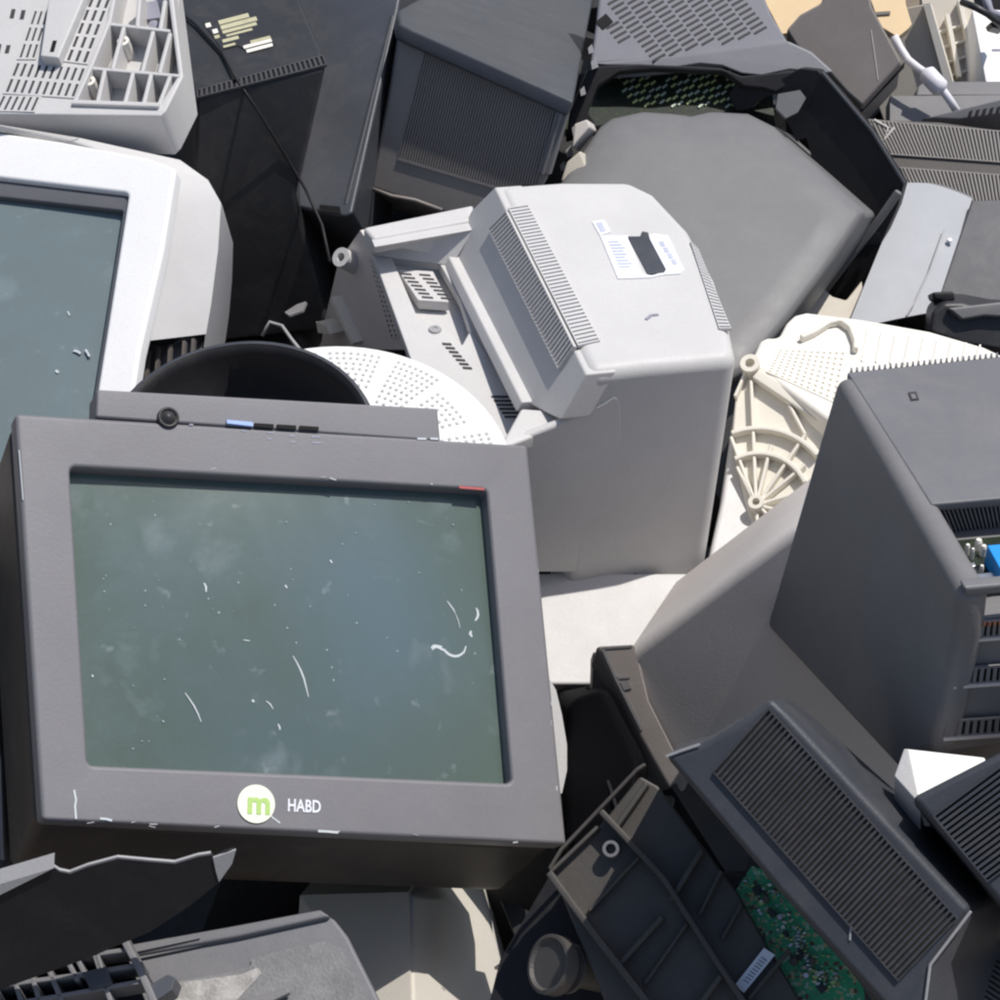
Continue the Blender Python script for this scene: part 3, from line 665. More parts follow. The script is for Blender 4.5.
b.prism(Lq.q('512,441 530,435 556,425 584,412 604,402 616,394 622,402 626,480 626,574 520,573'), e1 * .010); b.build('lower_shell', M['lgrey'], t, .004, 3)
sw = Pl(Lq.at(540, 432) + e3 * .003, -e3)
b = MB(); b.prism(sw.q('500,446 512,424 521,408 548,410 572,409 600,402 584,412 556,426 530,437 512,444'), e3 * .015); b.build('swept_ledge', M['lgrey'], t, .003, 3)
Ld = Pl(p0, -e2 * .883 - e3 * .469); nd = Ld.n
b = MB(); b.prism(Ld.off(-.001).q('586,374 495,187 471,211 448,255 520,400 560,420'), e2 * .03); b.build('side_shell', M['lgrey'], t, .002, 2)
b = MB(); b.prism(Ld.off(.008).q('440,258 448,255 522,402 516,412'), e2 * .03); b.build('side_ledge', M['lgrey'], t, .0015, 2)
b = MB()
b.recess(Ld.q('490,230 508,212 576,347 560,370'), 1, 40, .94, .5, nd, .003, .0024, 0, 1)
b.recess(T.q('508,209 528,206 600,342 578,347'), 1, 40, .92, .36, T.n, .002, .0016, 0, 2)
b.recess(T.q('690,242 698,250 731,330 719,330'), 1, 26, .9, .4, T.n, .002, .0016, 0, 2)
b.build('cooling_vents', [M['lgrey'], M['ghole'], M['mgrey']], t)
# port panel
p2 = Ld.off(.004).at(447, 258)
T2 = Pl(p2, -e3 + V(-.05, .0, .1))
b = MB(); b.plate(T2.q('370,247 447,257 524,414 512,440 440,440'), [T2.q('392,257 438,261 460,300 470,330 462,345 448,330 418,318')], -T2.n * .012); b.build('port_panel', M['lgrey'], t, .0015, 2)
b = MB(); b.prism(T2.off(-.018).q('382,248 452,252 490,360 420,345'), -T2.n * .004); b.build('recess_floor', M['lgrey'], t)
b = MB(); b.prism(T2.off(-.003).q('397,269 433,271 449,302 418,300'), -T2.n * .012); pbk = b.build('port_block', M['lgrey'], t, .001)
for k, (x, y) in enumerate(((400, 273), (419, 274))):
    b = MB()
    for j in range(7):
        xx = x + j * 3.6; yy = y + j * 3.9
        b.prism(T2.off(-.0029).q([(xx, yy), (xx + 11, yy + .8), (xx + 11.8, yy + 2.4), (xx + .8, yy + 1.6)]), T2.n * .0006)
    b.build('port_slots', M['ghole'], pbk)
b = MB()
for j in range(7):
    b.prism(T2.off(.0002).q([(442 + j * 3.4, 343 + j * 4), (451 + j * 3.4, 343.5 + j * 4), (452 + j * 3.4, 345.5 + j * 4), (443 + j * 3.4, 345 + j * 4)]), T2.n * .0006)
b.build('port_slots', M['ghole'], t)
b = MB()
for j in range(6):
    b.prism(T2.off(.0002).q([(491 + j * 2.6, 396 + j * 4), (508 + j * 2.6, 396 + j * 4), (509 + j * 2.6, 398 + j * 4), (492 + j * 2.6, 398 + j * 4)]), T2.n * .0006)
b.build('port_slots', M['ghole'], t)
b = MB(); b.lathe(T2.at(435, 330), T2.n, [(.007, .0003), (.006, .002), (.003, .002), (.003, .0012), (0, .0012)], 18); b.build('screw', M['mgrey'], t)
RM = T2.off(.035)
b = MB(); b.prism(RM.q('363,227 474,204 470,221 373,239'), e3 * .02); b.build('rim', M['lgrey'], t, .004, 3)
b = MB(); b.prism([RM.at(372, 238) + e3 * .002, RM.at(470, 221) + e3 * .002, T2.at(449, 258), T2.at(369, 248)], e1 * -.015); b.build('rim_side', M['lgrey'], t)
U = Pl(T2.at(371, 248), V(-.82, -.25, .5))
b = MB(); b.prism(U.q('360,230 371,247 418,336 420,350 320,350 324,322 338,262'), -U.n * .006); un = b.build('underside', M['taupe'], t, .001)
b = MB(); b.recess(U.q('370,258 382,266 412,336 392,338'), 5, 16, .5, .6, U.n, .002, .0016, 0, 1); b.build('fine_grille', [M['taupe'], M['brown']], un)
b = MB(); b.lathe(U.at(352, 263), V(-.5, .2, .84), [(.011, -.01), (.011, .022), (.005, .022), (.005, .01), (0, .01)], 20); b.build('screw_boss', M['lgrey'], un)
b = MB(); b.wall(U.q('340,296 352,322 362,342'), U.n, .006, .012); b.build('bright_rib', M['cream'], un)
b = MB(); b.prism(U.off(.02).q('316,322 326,326 330,334 318,333'), -U.n * .03); b.build('torn_tab', M['cream'], un)
# flange of the front bezel
Fl = Pl(Lw.at(625, 573) + V(0, 0, .004), V(.08, .55, .83))
b = MB(); b.prism(Fl.q('500,573 710,573 722,530 738,446 760,545 750,600 690,700 610,684 500,684'), -Fl.n * .03); b.build('front_flange', M['lgrey'], t, .003, 2)
b = MB(); b.prism(Fl.off(.004).q('737,400 746,470 759,545 740,580 694,640 660,620 706,573 722,500'), -Fl.n * .02); b.build('flange_corner', M['lgrey'], t, .004, 3)
# labels
b = MB(); b.prism(T.off(.0004).q('600,236 628,236 628,239 642,274 652,276 664,272 646,236 654,234 668,236 684,270 680,274 664,275 650,278 618,279'), T.n * .0006); l17 = b.build('white_label', M['label'], t)
b = MB(); b.prism(T.off(.0004).q('592,222 604,220 611,232 600,236'), T.n * .0006); b.build('white_label', M['label'], t)
b = MB(); b.prism(T.off(.0006).q('628,237 640,237 642,232 648,233 650,240 666,270 664,273 648,275'), T.n * .0008); b.build('torn_patch', M['slate'], t)
pf = plastic('faded print', (.50, .52, .62), .7, .2)
b = MB()
for i in range(9):
    x = 608 + i * 1.35; y = 241 + i * 3.1
    b.prism(T.off(.0012).q([(x, y), (x + 10 + (i * 7 % 5), y - .3), (x + 10.8 + (i * 7 % 5), y + 1.3), (x + .8, y + 1.6)]), T.n * .0002)
b.build('label_print', pf, l17)
b = MB(); b.prism(T.off(.0012).q('596,223 602,222 606,231 601,232'), T.n * .0003); b.build('label_print', pf, l17)
b = MB()
for i in range(4): b.prism(T.off(.0012).q([(659 + i * 4, 242 + i * 6), (663 + i * 4, 241 + i * 6), (665.5 + i * 4, 246 + i * 6), (661.5 + i * 4, 247 + i * 6)]), T.n * .0003)
b.build('label_print', pf, l17)
b = MB(); b.wall(T.q('646,320 651,316 658,315'), T.n, .003, .0012); b.build('pen_mark', M['ink'], t)

b = MB(); b.tube([P(370, 188, 2.40), P(392, 196, 2.36), P(415, 200, 2.36), P(442, 210, 2.36)], .0022); tag(b.build('loose_wire', M['umber'], smooth=True), 'brownish loose wire in the gap beneath the ribbed dark case', 'wire')
b = MB(); b.tube([P(262, 336, 2.2), P(270, 322, 2.2), P(282, 326, 2.19), P(292, 340, 2.18), P(300, 350, 2.15)], .002); tag(b.build('loose_wire', M['mgrey'], smooth=True), 'grey loose wire curling just above the black dish', 'wire')
b = MB(); b.prism([P(284, 312, 2.2), P(296, 304, 2.21), P(306, 301, 2.22), P(302, 310, 2.2), P(288, 315, 2.19)], V(.002, -.003, -.003)); tag(b.build('plastic_chip', M['dgrey2'], bevel=.001), 'small flat grey plastic chip in the dark gap left of the screw boss', 'plastic chip')
b = MB(); b.tube([P(496, 968, 1.56), P(504, 963, 1.55), P(514, 966, 1.54), P(523, 975, 1.53), P(530, 990, 1.52), P(532, 1010, 1.52)], .0016); tag(b.build('loose_wire', M['mgrey'], smooth=True), 'thin grey wire beside the round knob at the bottom', 'wire')
b = MB(); b.prism([P(500, 900, 1.60), P(520, 905, 1.58), P(548, 925, 1.56), P(540, 945, 1.55), P(515, 938, 1.56)], V(.01, -.02, -.03)); tag(b.build('plastic_shard', M['black2'], bevel=.0015), 'black plastic shard in the gap between beige monitor and ribbed tray', 'plastic shard')
# ================================================================== 18 white swivel base with the black bowl
n18 = V(.08, .62, .78).normalized()
t = thing('swivel_base', 'white round perforated swivel base behind the charcoal monitor', 'swivel base', P(345, 480, 1.85))
c18 = P(342, 472, 1.76)
b = MB(); b.lathe(c18, n18, [(.152, -.03), (.153, -.004), (.150, .0), (.138, .006), (.10, .012), (.05, .014), (0, .0145)], 72); b.build('dome', M['white'], t, smooth=True)
u18, v18 = Pl(c18, n18).basis()
def hd(rr):                                       # height of the dome's skin
    pr = [(0, .0145), (.05, .014), (.10, .012), (.138, .006), (.150, .0)]
    for (a, ha), (c_, hc) in zip(pr, pr[1:]):
        if rr <= c_: return ha + (hc - ha) * (rr - a) / (c_ - a)
    return 0
for sec in range(5):                              # sectors of small square holes
    b = MB()
    for k in range(9):
        rr = .078 + k * .0072; m_ = max(3, int(.42 * rr / .0066))
        for i in range(m_):
            a = math.radians(2 + sec * 25) + .38 * (i + .5) / m_ * (1 if sec % 2 else .9)
            if sec == 1 and k > 6 or sec == 3 and k < 2: continue
            ur = u18 * math.cos(a) + v18 * math.sin(a); ut = v18 * math.cos(a) - u18 * math.sin(a)
            p = c18 + ur * rr + n18 * (hd(rr) + .0007)
            b.prism([p + ur * x * .0014 + ut * y * .0015 for x, y in ((-1, -1), (1, -1), (1, 1), (-1, 1))], n18 * .0003)
    b.build('perforations', M['perf'], t)
t = thing('plastic_bowl', 'black round dish with a lit-painted rim sitting between white monitor and swivel base', 'dish', P(240, 440, 1.8))
c = P(243, 458, 1.69); nbw = V(-.02, .62, .78).normalized()
b = MB(); b.lathe(c, nbw, [(.100, -.04), (.111, .0), (.1145, .018), (.113, .022), (.110, .022), (.105, .014), (.100, -.03), (.04, -.034), (0, -.034)], 72); b.build('dish', M['black'], t, smooth=True)
b = MB(); b.lathe(c, nbw, [(.1105, .0226), (.1135, .0228), (.1152, .018), (.1135, .006)], 72); b.build('rim', M['slate'], t, smooth=True)  # rim coloured lighter than the dish to paint its lit edge
b = MB(); b.lathe(c + nbw * -.034 + V(.004, .012, 0), nbw, [(.052, 0), (.05, .012), (.03, .018), (0, .018)], 40); b.build('hub', M['taupe'], t, smooth=True)

# ================================================================== 27 white piece peeking out, 28 black case at the left edge
b = MB(); b.loft([[P(x, y, 1.64) for x, y in S('548,676 556,690 562,715 567,745 567,770 562,793 545,800')], [P(x, y, 1.72) for x, y in S('540,680 548,694 554,718 558,745 558,770 554,790 540,796')]])
tag(b.build('curved_cover', M['white'], smooth=False), 'white curved cover peeking out right of the charcoal monitor', 'cover')
t = thing('monitor_case', 'black shade blocker added in the gap right of the white curved cover', 'monitor case', P(590, 800, 1.9))  # added block: shades the beige monitor's right face, keeps the gap black
b = MB(); b.loft([[P(x, y, d) for x, y, d in ((568, 702, 1.76), (604, 688, 1.72), (640, 760, 1.63), (630, 850, 1.585), (578, 870, 1.585), (562, 830, 1.63))], [P(x, y, d) for x, y, d in ((550, 690, 2.0), (610, 680, 2.0), (655, 770, 2.0), (640, 850, 1.95), (570, 880, 1.95), (540, 830, 1.95))]]); b.build('shell', M['jet'], t, .01, 3)  # body of the added shade block
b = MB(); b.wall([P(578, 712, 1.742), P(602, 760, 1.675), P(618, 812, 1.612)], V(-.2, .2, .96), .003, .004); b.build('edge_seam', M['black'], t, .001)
t = thing('monitor_case', 'black case squeezed at the left edge beside the charcoal monitor', 'monitor case', P(-20, 800, 1.75))
b = MB(); b.loft([[P(x, y, 1.56) for x, y in S('-120,560 -30,560 -8,600 2,690 10,770 14,860 8,900 -120,900')], [P(x, y, 1.68) for x, y in S('-120,540 -20,540 0,590 10,690 16,770 20,870 12,910 -120,920')]]); b.build('shell', M['black2'], t, .01, 4)
b = MB(); b.wall([P(-12, 690, 1.552), P(1, 760, 1.552), P(4, 860, 1.552)], V(-.3, .2, .93), .003, .003); b.build('edge_seam', M['dgrey2'], t)

# ================================================================== 19 taupe monitor
A19 = plane(700, 680, 1.80, (-.30, -.35, .88)); n = A19.n
t = thing('crt_monitor', 'taupe tapered monitor housing wedged below the tall dark monitor on the right', 'monitor', P(720, 760, 1.95))
b = MB()
fo = A19.q('622,662 632,648 690,604 740,566 790,528 840,520 920,640 940,800 760,830 690,806 664,752 640,704 625,674')
b.prism(fo, V(.06, .055, -.20)); b.build('housing', M['taupe'], t, .012, 4)
F19 = plane(630, 690, 1.815, (-.15, -.05, .98))
b = MB(); b.prism(F19.q('596,645 636,643 650,700 690,780 676,800 640,736'), V(-.005, -.02, -.022)); fr = b.build('front_rim', M['umber'], t, .003, 2)
b = MB(); b.wall(F19.off(.0002).q('603,649 617,680 642,730'), F19.n, .0025, .0008); b.wall(F19.off(.0002).q('603,648 632,646'), F19.n, .0018, .0008); b.wall(F19.off(.0002).q('616,678 630,677'), F19.n, .0018, .0008)
b.prism(F19.off(.0004).q('620,682 628,680 632,688 624,690'), F19.n * .001); b.build('panel_seam', M['dgrey2'], fr)
b = MB(); b.prism(F19.off(-.016).q('593,650 604,660 668,800 640,800 600,700 592,690'), V(0, -.01, -.05)); b.build('rim_side', M['brown'], t, .003)
b = MB(); b.prism(F19.off(-.05).q('586,684 592,690 640,790 634,800 600,740'), V(0, -.01, -.05)); b.build('screen_frame', M['black2'], t, .004)
b = MB(); b.wall(F19.off(-.045).q('588,690 602,716 632,774'), F19.n, .003, .002); b.build('frame_seam', M['taupe'], t)

# ================================================================== 20 tall dark monitor on the right
g1 = V(-.173, .583, -.794).normalized(); g2 = V(.985, .098, -.143).normalized(); g3 = V(-.005, -.806, -.591).normalized()
q0 = P(960, 592, 1.30)
T20 = Pl(q0, -g3); L20 = Pl(q0, -g2); B20 = Pl(q0, -g1)
t = thing('crt_monitor', 'tall dark grey monitor at the right edge with bare electronics in its open back', 'monitor', P(880, 760, 1.6))
prof = L20.q('836,376 960,592 955,640 931,753 898,772 764,627')
b = MB(); b.prism(prof, g2 * .022); b.build('side_wall', M['dgrey2'], t, .009, 4, ang=20)
pb = L20.q('838,380 908,503'); d1 = q0 + g3 * .026
notch = pb[1] + g3 * .026
lowq = L20.q('931,753 898,772 764,627')
inn = [pb[0], pb[1], notch, d1 + g1 * .004, lowq[0] + g1 * .004, lowq[1], lowq[2]]
b = MB(); b.prism([p + g2 * .012 + g3 * .003 for p in inn], g2 * .32); b.build('housing', M['dgrey2'], t)
b = MB(); b.prism(T20.off(.0008).q('847,372 1000,356 1080,350 1080,492 1000,498 931,504'), g3 * .006); tp = b.build('top_panel', M['dgrey'], t, .0015, 2)
b = MB()
for i in range(30):
    x = 850 + i * 5.6
    b.prism(T20.off(.001).q([(x, 371.5 - i * .58), (x + 2.8, 371.2 - i * .58), (x + 2.4, 367.5 - i * .58), (x + .4, 367.8 - i * .58)]), g3 * .004)
b.build('teeth', M['dgrey'], tp)
b = MB(); b.prism(T20.off(.001).q('908,393 916,392 919,400 911,401'), T20.n * .0007); b.prism(T20.off(.0018).q('910.5,394.5 914.5,394 916.5,398.5 912.5,399'), T20.n * .0003, 1); b.build('latch_mark', [M['ghole'], M['dgrey']], tp)
V20 = Pl(pb[1], -g1)
b = MB(); b.recess(V20.q('930,507 1040,499 1040,530 944,537'), 22, 1, .55, .86, -g1, .002, .0018, 0, 1, mu=.07); b.build('slot_row', [M['dgrey'], M['hole']], t)
E20 = Pl(notch + V(0, 0, 0), -g3)
b = MB(); b.prism(E20.off(.0015).q('948,541 1040,533 1040,588 972,592'), g3 * .002); bd = b.build('electronics_board', M['dpcb'], t)
b = MB(); b.prism(E20.off(.018).q('987,545 1010,543 1010,570 1002,572'), g3 * .016); b.build('connector', M['blue'], bd, .0008)
for (x, y, r_) in ((977, 551, .0026), (982, 557, .0022), (966, 556, .0018), (971, 560, .0014), (980, 577, .0016)):
    b = MB(); b.lathe(E20.at(x, y), -g3, [(r_, 0), (r_, .008), (r_ * .7, .010), (0, .010)], 14); b.build('capacitor', M['whitew'], bd, smooth=False)
b = MB(); b.prism(E20.off(.008).q('967,563 975,562 976,566 968,567'), g3 * .007); b.build('metal_clip', M['metal'], bd, .0006)
b = MB(); b.prism(E20.off(.01).q('973,574 1012,570 1014,580 978,583'), g3 * .01); b.build('metal_bracket', M['metal'], bd, .0006)
b = MB(); b.prism(B20.off(.001).q('964,588 1040,581 1040,591 967,597'), g1 * .01); b.build('connector_strip', M['dgrey'], t, .002)
b = MB()
for y0, x0 in ((622, 966), (668, 956), (720, 946)):
    b.recess(B20.q([(x0, y0), (1040, y0 - 6), (1040, y0 + 9), (x0 - 3, y0 + 16)]), 13, 1, .5, .85, -g1, .0015, .0012, 0, 1)
b.build('cooling_slots', [M['dgrey2'], M['hole']], t)
for y0, x0 in ((640, 963), (686, 953), (738, 943)):
    b = MB(); b.wall(B20.off(.001).q([(x0, y0), (1040, y0 - 6)]), -g1, .002, .002); b.build('slot_sill', M['taupe'], t)
b = MB()
for i in range(8): b.prism(B20.off(.0012).q([(967 + i * 5.2, 623 - i * .4), (970 + i * 5.2, 622.7 - i * .4), (970 + i * 5.2, 626 - i * .4), (967 + i * 5.2, 626.3 - i * .4)]), -g1 * .001)
b.build('copper_pins', M['copper'], t)

# ================================================================== white box corner, 23 louvre piece
t = thing('white_box', 'small white box corner poking up between louvred covers on the right', 'box', P(930, 790, 1.5))
b = MB(); b.prism([P(905, 748, 1.335), P(985, 757, 1.335), P(990, 806, 1.312), P(918, 804, 1.315)], V(.01, -.02, -.03)); b.build('top_face', M['white'], t, .0015)
b = MB(); b.prism([P(904, 748, 1.334), P(909, 749, 1.333), P(921, 806, 1.312), P(894, 776, 1.328)], V(.004, -.02, -.02)); b.build('folded_side', M['lgrey'], t, .001)
A23 = plane(960, 820, 1.285, (-.12, .1, .98)); n = A23.n
t = thing('back_cover', 'blue-grey louvred cover cut off by the lower right edge', 'back cover', P(980, 880, 1.45))
b = MB(); b.prism(A23.q('911,798 960,773 1060,722 1060,960 1000,905 955,850'), V(.02, -.02, -.10)); b.build('shell', M['slate'], t, .005, 3)
b = MB(); b.recess(A23.q('932,816 1050,729 1050,835 987,882'), 1, 15, .97, .5, n, .003, .0026, 0, 1); b.build('louvres', [M['slate'], M['hole']], t)

# ================================================================== 21 the louvred cover
A21 = plane(830, 840, 1.30, (-.2, .02, .98)); n = A21.n
t = thing('back_cover', 'blue-grey louvred monitor cover leaning over the black ribbed tray', 'back cover', P(850, 900, 1.45))
fr = A21.q('664,756 700,744 732,726 771,697 790,716 971,910 930,964 922,1030 905,1030 780,893')
bk = [P(675, 745, 1.38), P(712, 735, 1.39), P(745, 715, 1.40), P(788, 698, 1.40), P(812, 716, 1.40), P(1008, 892, 1.38), P(1010, 960, 1.37), P(1010, 1060, 1.36), P(915, 1060, 1.33), P(795, 893, 1.37)]
bk2 = [p + V(.01, -.01, -.08) for p in bk]
b = MB(); b.loft([fr, bk, bk2]); b.build('shell', M['slate'], t, .005, 3)
b = MB(); b.recess(A21.q('769,708 958,918 898,981 713,772'), 50, 1, .54, .97, n, .0022, .0018, 0, 1); b.build('louvres', [M['louvre'], M['slot']], t)
b = MB(); b.recess([P(985, 925, 1.372), P(1040, 960, 1.35), P(1040, 1060, 1.33), P(950, 1000, 1.33)], 1, 16, .95, .5, V(.1, -.5, .86), .002, .0016, 0, 1); b.build('end_louvres', [M['brown'], M['hole']], t)
b = MB(); b.wall([A21.at(971, 911) , A21.at(930, 965), A21.at(923, 1020)], n, .002, .0012); b.build('corner_highlight', M['mgrey'], t, .0006)  # pale strip paints the highlight along the corner edge
b = MB(); b.prism([P(x, y, d) for x, y, d in ((806, 716, 1.388), (830, 735, 1.388), (880, 790, 1.386), (925, 840, 1.384), (918, 846, 1.375), (860, 795, 1.375), (800, 730, 1.38))], V(0, 0, -.004)); b.build('side_opening', M['hole'], t)
b = MB(); b.wall(A21.q('700,744 682,750 666,756'), n, .0016, .001); b.build('edge_wear', M['mgrey'], t)
b = MB(); b.wall(A21.q('851,925 850,940'), n, .0013, .001); b.build('edge_wear', M['mgrey'], t)

# ================================================================== 22 black ribbed tray with its board
A22 = plane(680, 900, 1.42, (-.15, .28, .95)); n = A22.n
t = thing('plastic_tray', 'black plastic tray with crossing ribs and a barcode sticker at the bottom', 'plastic tray', P(650, 950, 1.55))
b = MB(); b.prism(A22.off(-.01).q('552,872 600,826 640,776 658,786 698,840 738,893 764,940 800,1000 830,1040 620,1040'), -n * .012); b.build('floor', M['tray'], t, .002)
b = MB(); b.prism(A22.off(-.06).q('480,1040 500,960 552,872 643,1000 670,1040'), -n * .01); b.build('lower_floor', M['black'], t)
b = MB()
def r22(txt, th=.004, h=.014, m=0, o=-.012): b.wall(A22.off(o).q(txt), n, th, h, m)
r22('603,814 665,880 720,966 770,1040', .0045, .018, 0); r22('552,875 600,940 650,1004 680,1040', .005, .02)
r22('648,786 617,830'); r22('703,852 672,902'); r22('722,872 700,916', .003, .01); r22('664,918 622,964'); r22('722,976 690,1020'); r22('600,828 552,874', .003, .012); r22('640,858 590,912', .003, .009); r22('688,924 645,985', .003, .009); r22('742,905 722,940', .003, .008); r22('748,1000 790,950', .003, .008)
b.build('ribs', M['tray'], t, .0008, 1)
b = MB(); b.wall(A22.off(-.012).q('550,870 562,850 600,810 638,770 646,765'), n, .003, .005); b.build('rim', M['tray'], t, .001, 1)
b = MB(); b.lathe(A22.at(611, 849) - n * .01, n, [(.006, 0), (.006, .012), (.0038, .012), (.0038, .002), (0, .002)], 20); b.build('screw_post', M['dgrey'], t)
b = MB(); kn = V(-.75, .3, .6).normalized(); kc = P(566, 968, 1.44)
b.lathe(kc, kn, [(.012, -.05), (.012, -.006), (.018, -.004), (.018, -.001), (.014, .0), (.014, .006), (.0215, .008), (.0215, .018), (.019, .0185), (.017, .016), (0, .016)], 32); b.build('knob', M['knob'], t, smooth=False)
b = MB(); b.prism(A22.off(-.007).q('735,985 764,948 775,955 744,993'), n * .001); st = b.build('barcode_sticker', M['label'], t)
b = MB()
for i in range(9):
    f = i / 9; x = 743 + 20 * f; y = 980 - 25 * f
    b.prism(A22.off(-.0058).q([(x, y), (x + .9, y - 1.1), (x + 6.4, y + 2.6), (x + 5.5, y + 3.7)]), n * .0002)
b.build('barcode', M['ink'], st)
A8b = plane(790, 940, 1.425, (-.15, .28, .95)); n = A8b.n
t = thing('circuit_board', 'bright green circuit board in the gap under the louvred cover', 'circuit board', P(790, 960, 1.45))
b = MB(); b.prism(A8b.q('732,895 752,866 790,880 860,960 870,1040 800,1040'), -n * .003); b.build('board', M['pcb'], t)
r = random.Random(11)
b = MB()
for i in range(130):
    f = r.random(); x = 742 + 80 * f + r.uniform(-4, 26); y = 884 + 105 * f + r.uniform(-8, 10); s_ = r.uniform(.5, 1.9)
    a = r.uniform(0, 3)
    b.prism(A8b.off(.0002).q([(x + s_ * math.cos(a + k * 1.57) * (2 if k % 2 else 1), y + s_ * math.sin(a + k * 1.57)) for k in range(4)]), n * r.uniform(.001, .005), r.randrange(4))
b.build('components', [M['metal'], M['green'], M['whitew'], M['foil']], t)
for (x, y, w_, h_) in ((758, 884, 9, 6), (772, 908, 8, 5), (800, 948, 10, 6), (786, 930, 6, 4), (822, 982, 9, 6)):
    b = MB(); b.prism(A8b.off(.0045).q([(x, y), (x + w_ * .6, y + w_ * .8), (x + w_ * .6 - h_, y + w_ * .8 + h_ * .8), (x - h_, y + h_ * .8)]), -n * .0042); b.build('chip', M['black2'], t, .0004, 1)
for (x, y, r_) in ((766, 900, .0026), (780, 918, .0022), (794, 962, .003), (812, 962, .0024), (806, 976, .0022)):
    b = MB(); b.lathe(A8b.at(x, y), n, [(r_, 0), (r_, .009), (r_ * .8, .010), (0, .010)], 16); b.build('capacitor', M['brown'] if r_ > .0023 else M['metal'], t)

# ================================================================== 24 torn black shard, bottom left
t = thing('plastic_shard', 'torn curved black plastic shard with a pale edge at the lower left', 'plastic shard', P(100, 930, 1.45))
b = MB(); A24 = plane(110, 890, 1.36, (.15, -.35, .92)); n = A24.n
sh = '-40,905 0,884 30,874 54,867 60,871 70,873 88,866 118,858 150,861 175,863 198,856 211,854 214,858 226,852 235,850 232,864 222,880 190,906 150,932 90,958 0,990 -60,1000'
b.prism(A24.q(sh), -n * .004); b.build('sheet', M['black'], t, .0006, 1)
b = MB(); b.wall(A24.off(-.001).q('-40,905 0,884 30,874 54,867 60,871 70,873 88,866 118,858 150,861 175,863 198,856 211,854'), V(0, .8, .6), .002, .002); b.build('torn_edge', M['mgrey'], t)
b = MB(); b.prism(A24.off(.002).q('-40,912 0,895 30,880 54,868 34,874 0,884 -40,901'), V(0, .01, -.002)); b.build('pale_flap', M['mgrey'], t)
b = MB(); b.prism(A24.off(.001).q('213,858 236,850 232,864 219,882 216,872'), -n * .002); b.build('pale_flap', M['mgrey'], t)

# ================================================================== 25 broken front frame and lattice, bottom left
A25 = plane(270, 950, 1.46, (-.05, .55, .83)); n = A25.n
t = thing('front_strip', 'grey front frame strip with a scraped metal plate at the bottom', 'plastic strip', P(260, 990, 1.55))
b = MB(); b.prism(A25.q('120,952 230,930 322,913 334,918 348,936 400,1040 120,1040'), -n * .03); b.build('strip', M['dgrey'], t, .003, 2)
b = MB(); b.prism(A25.off(.006).q('130,944 230,926 320,909 330,916 240,936 130,956'), -n * .008); b.build('ledge', M['dgrey'], t, .002)
b = MB(); b.wall(A25.off(.006).q('134,952 200,938'), n, .002, .002); b.build('groove', M['dgrey'], t)
b = MB(); b.wall(A25.off(.001).q('140,958 202,945'), n, .002, .002); b.build('groove', M['dgrey'], t)
b = MB(); b.prism(A25.off(.001).q(wobble(S('252,960 328,942 342,950 385,1040 180,1040 180,982 250,968'), 1.5, 3, 4)), n * .002); b.build('scraped_plate', plastic('scraped metal', (.17, .17, .175), .55, .25, .25, .5, .4, scale=40., dustc=(.5, .48, .45)), t)
b = MB(); b.prism(A25.off(.003).q('165,985 240,975 258,968 262,974 200,1040 165,1040'), n * .001); b.build('scratched_patch', plastic('scratched pale metal', (.28, .27, .26), .6, .5, .6, .6, .4, scale=75., dustc=(.7, .66, .6)), t)
b = MB(); b.prism(A25.off(.006).q('240,1003 288,989 291,995 260,1010'), n * .005); b.build('clip', M['dgrey2'], t, .001)
t = thing('plastic_lattice', 'black plastic lattice of small open cells at the bottom left corner', 'lattice', P(60, 980, 1.5))
A26 = plane(70, 975, 1.41, (-.08, .5, .86)); n = A26.n
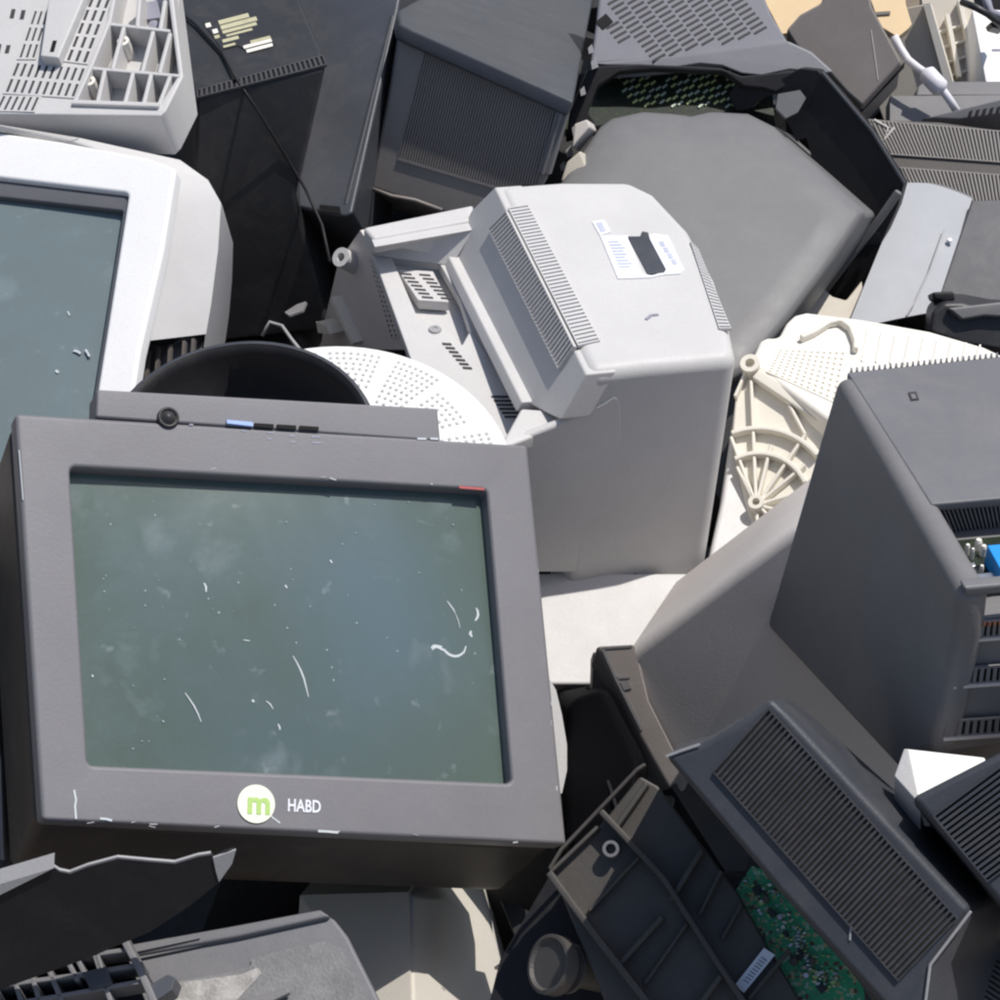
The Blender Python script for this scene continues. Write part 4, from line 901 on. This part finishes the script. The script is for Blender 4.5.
b = MB(); b.prism(A26.off(-.02).q('-60,965 60,950 120,940 165,1050 -60,1060'), -n * .004); b.build('backing', M['black'], t)
b = MB()
def w25(txt, th=.0035, h=.022): b.wall(A26.off(-.02).q(txt), n, th, h)
w25('-40,966 0,960 50,952 102,945 104,938 124,935', .004, .024); w25('124,935 148,980 170,1030', .005, .026); w25('-40,982 20,974 70,968 140,958'); w25('-40,1002 40,990 100,982 150,973'); w25('-30,1020 60,1006 150,990')
w25('46,953 70,1010'); w25('18,975 30,1010'); w25('-4,962 8,1010'); w25('36,972 48,1010'); w25('96,946 118,1010'); w25('74,968 86,990'); w25('84,966 94,986'); w25('104,962 110,982')
b.build('cell_walls', M['dgrey2'], t, .0006, 1)
for h, q, dd in ((.004, '82,972 106,966 112,984 90,990', .02), (.004, '150,984 168,974 176,978 172,990 152,1004', .02), (-.008, '4,984 16,982 20,992 8,994', .01), (-.008, '26,980 38,978 42,990 30,992', .01)):
    b = MB(); b.prism(A26.off(h).q(q), -n * dd); b.build('clip', M['bslate'], t, .001)

# ================================================================== 26 beige monitor at the bottom
t = thing('crt_monitor', 'beige monitor half in shade at the bottom below the charcoal monitor', 'monitor', P(420, 990, 1.75))
fl = [P(300, 895, 1.70), P(408, 892, 1.63), P(412, 1060, 1.50), P(290, 1060, 1.60)]
rt = [P(408, 892, 1.63), P(440, 900, 1.64), P(488, 922, 1.70), P(500, 960, 1.69), P(512, 1000, 1.68), P(530, 1060, 1.66), P(412, 1060, 1.50)]
b = MB(); b.prism(fl, V(.03, .02, -.16)); b.build('left_face', M['greige'], t)
b = MB(); b.prism(rt, V(-.01, .02, -.16)); b.build('right_face', M['greige'], t, .006, 3)
b = MB(); nf = (fl[1] - fl[0]).cross(fl[3] - fl[0]).normalized()
if nf.z < 0: nf = -nf
PF = Pl(fl[1], nf)
for k in range(2):
    for i in range(5):
        x = 346 + i * 5; y = 944 + k * 18 - i * .4
        b.prism(PF.off(.0005).q([(x, y), (x + 2, y), (x + 1, y + 7), (x - 1.5, y + 10), (x - 3, y + 9)]), nf * .0006)
b.build('vent_slots', M['brown'], t)
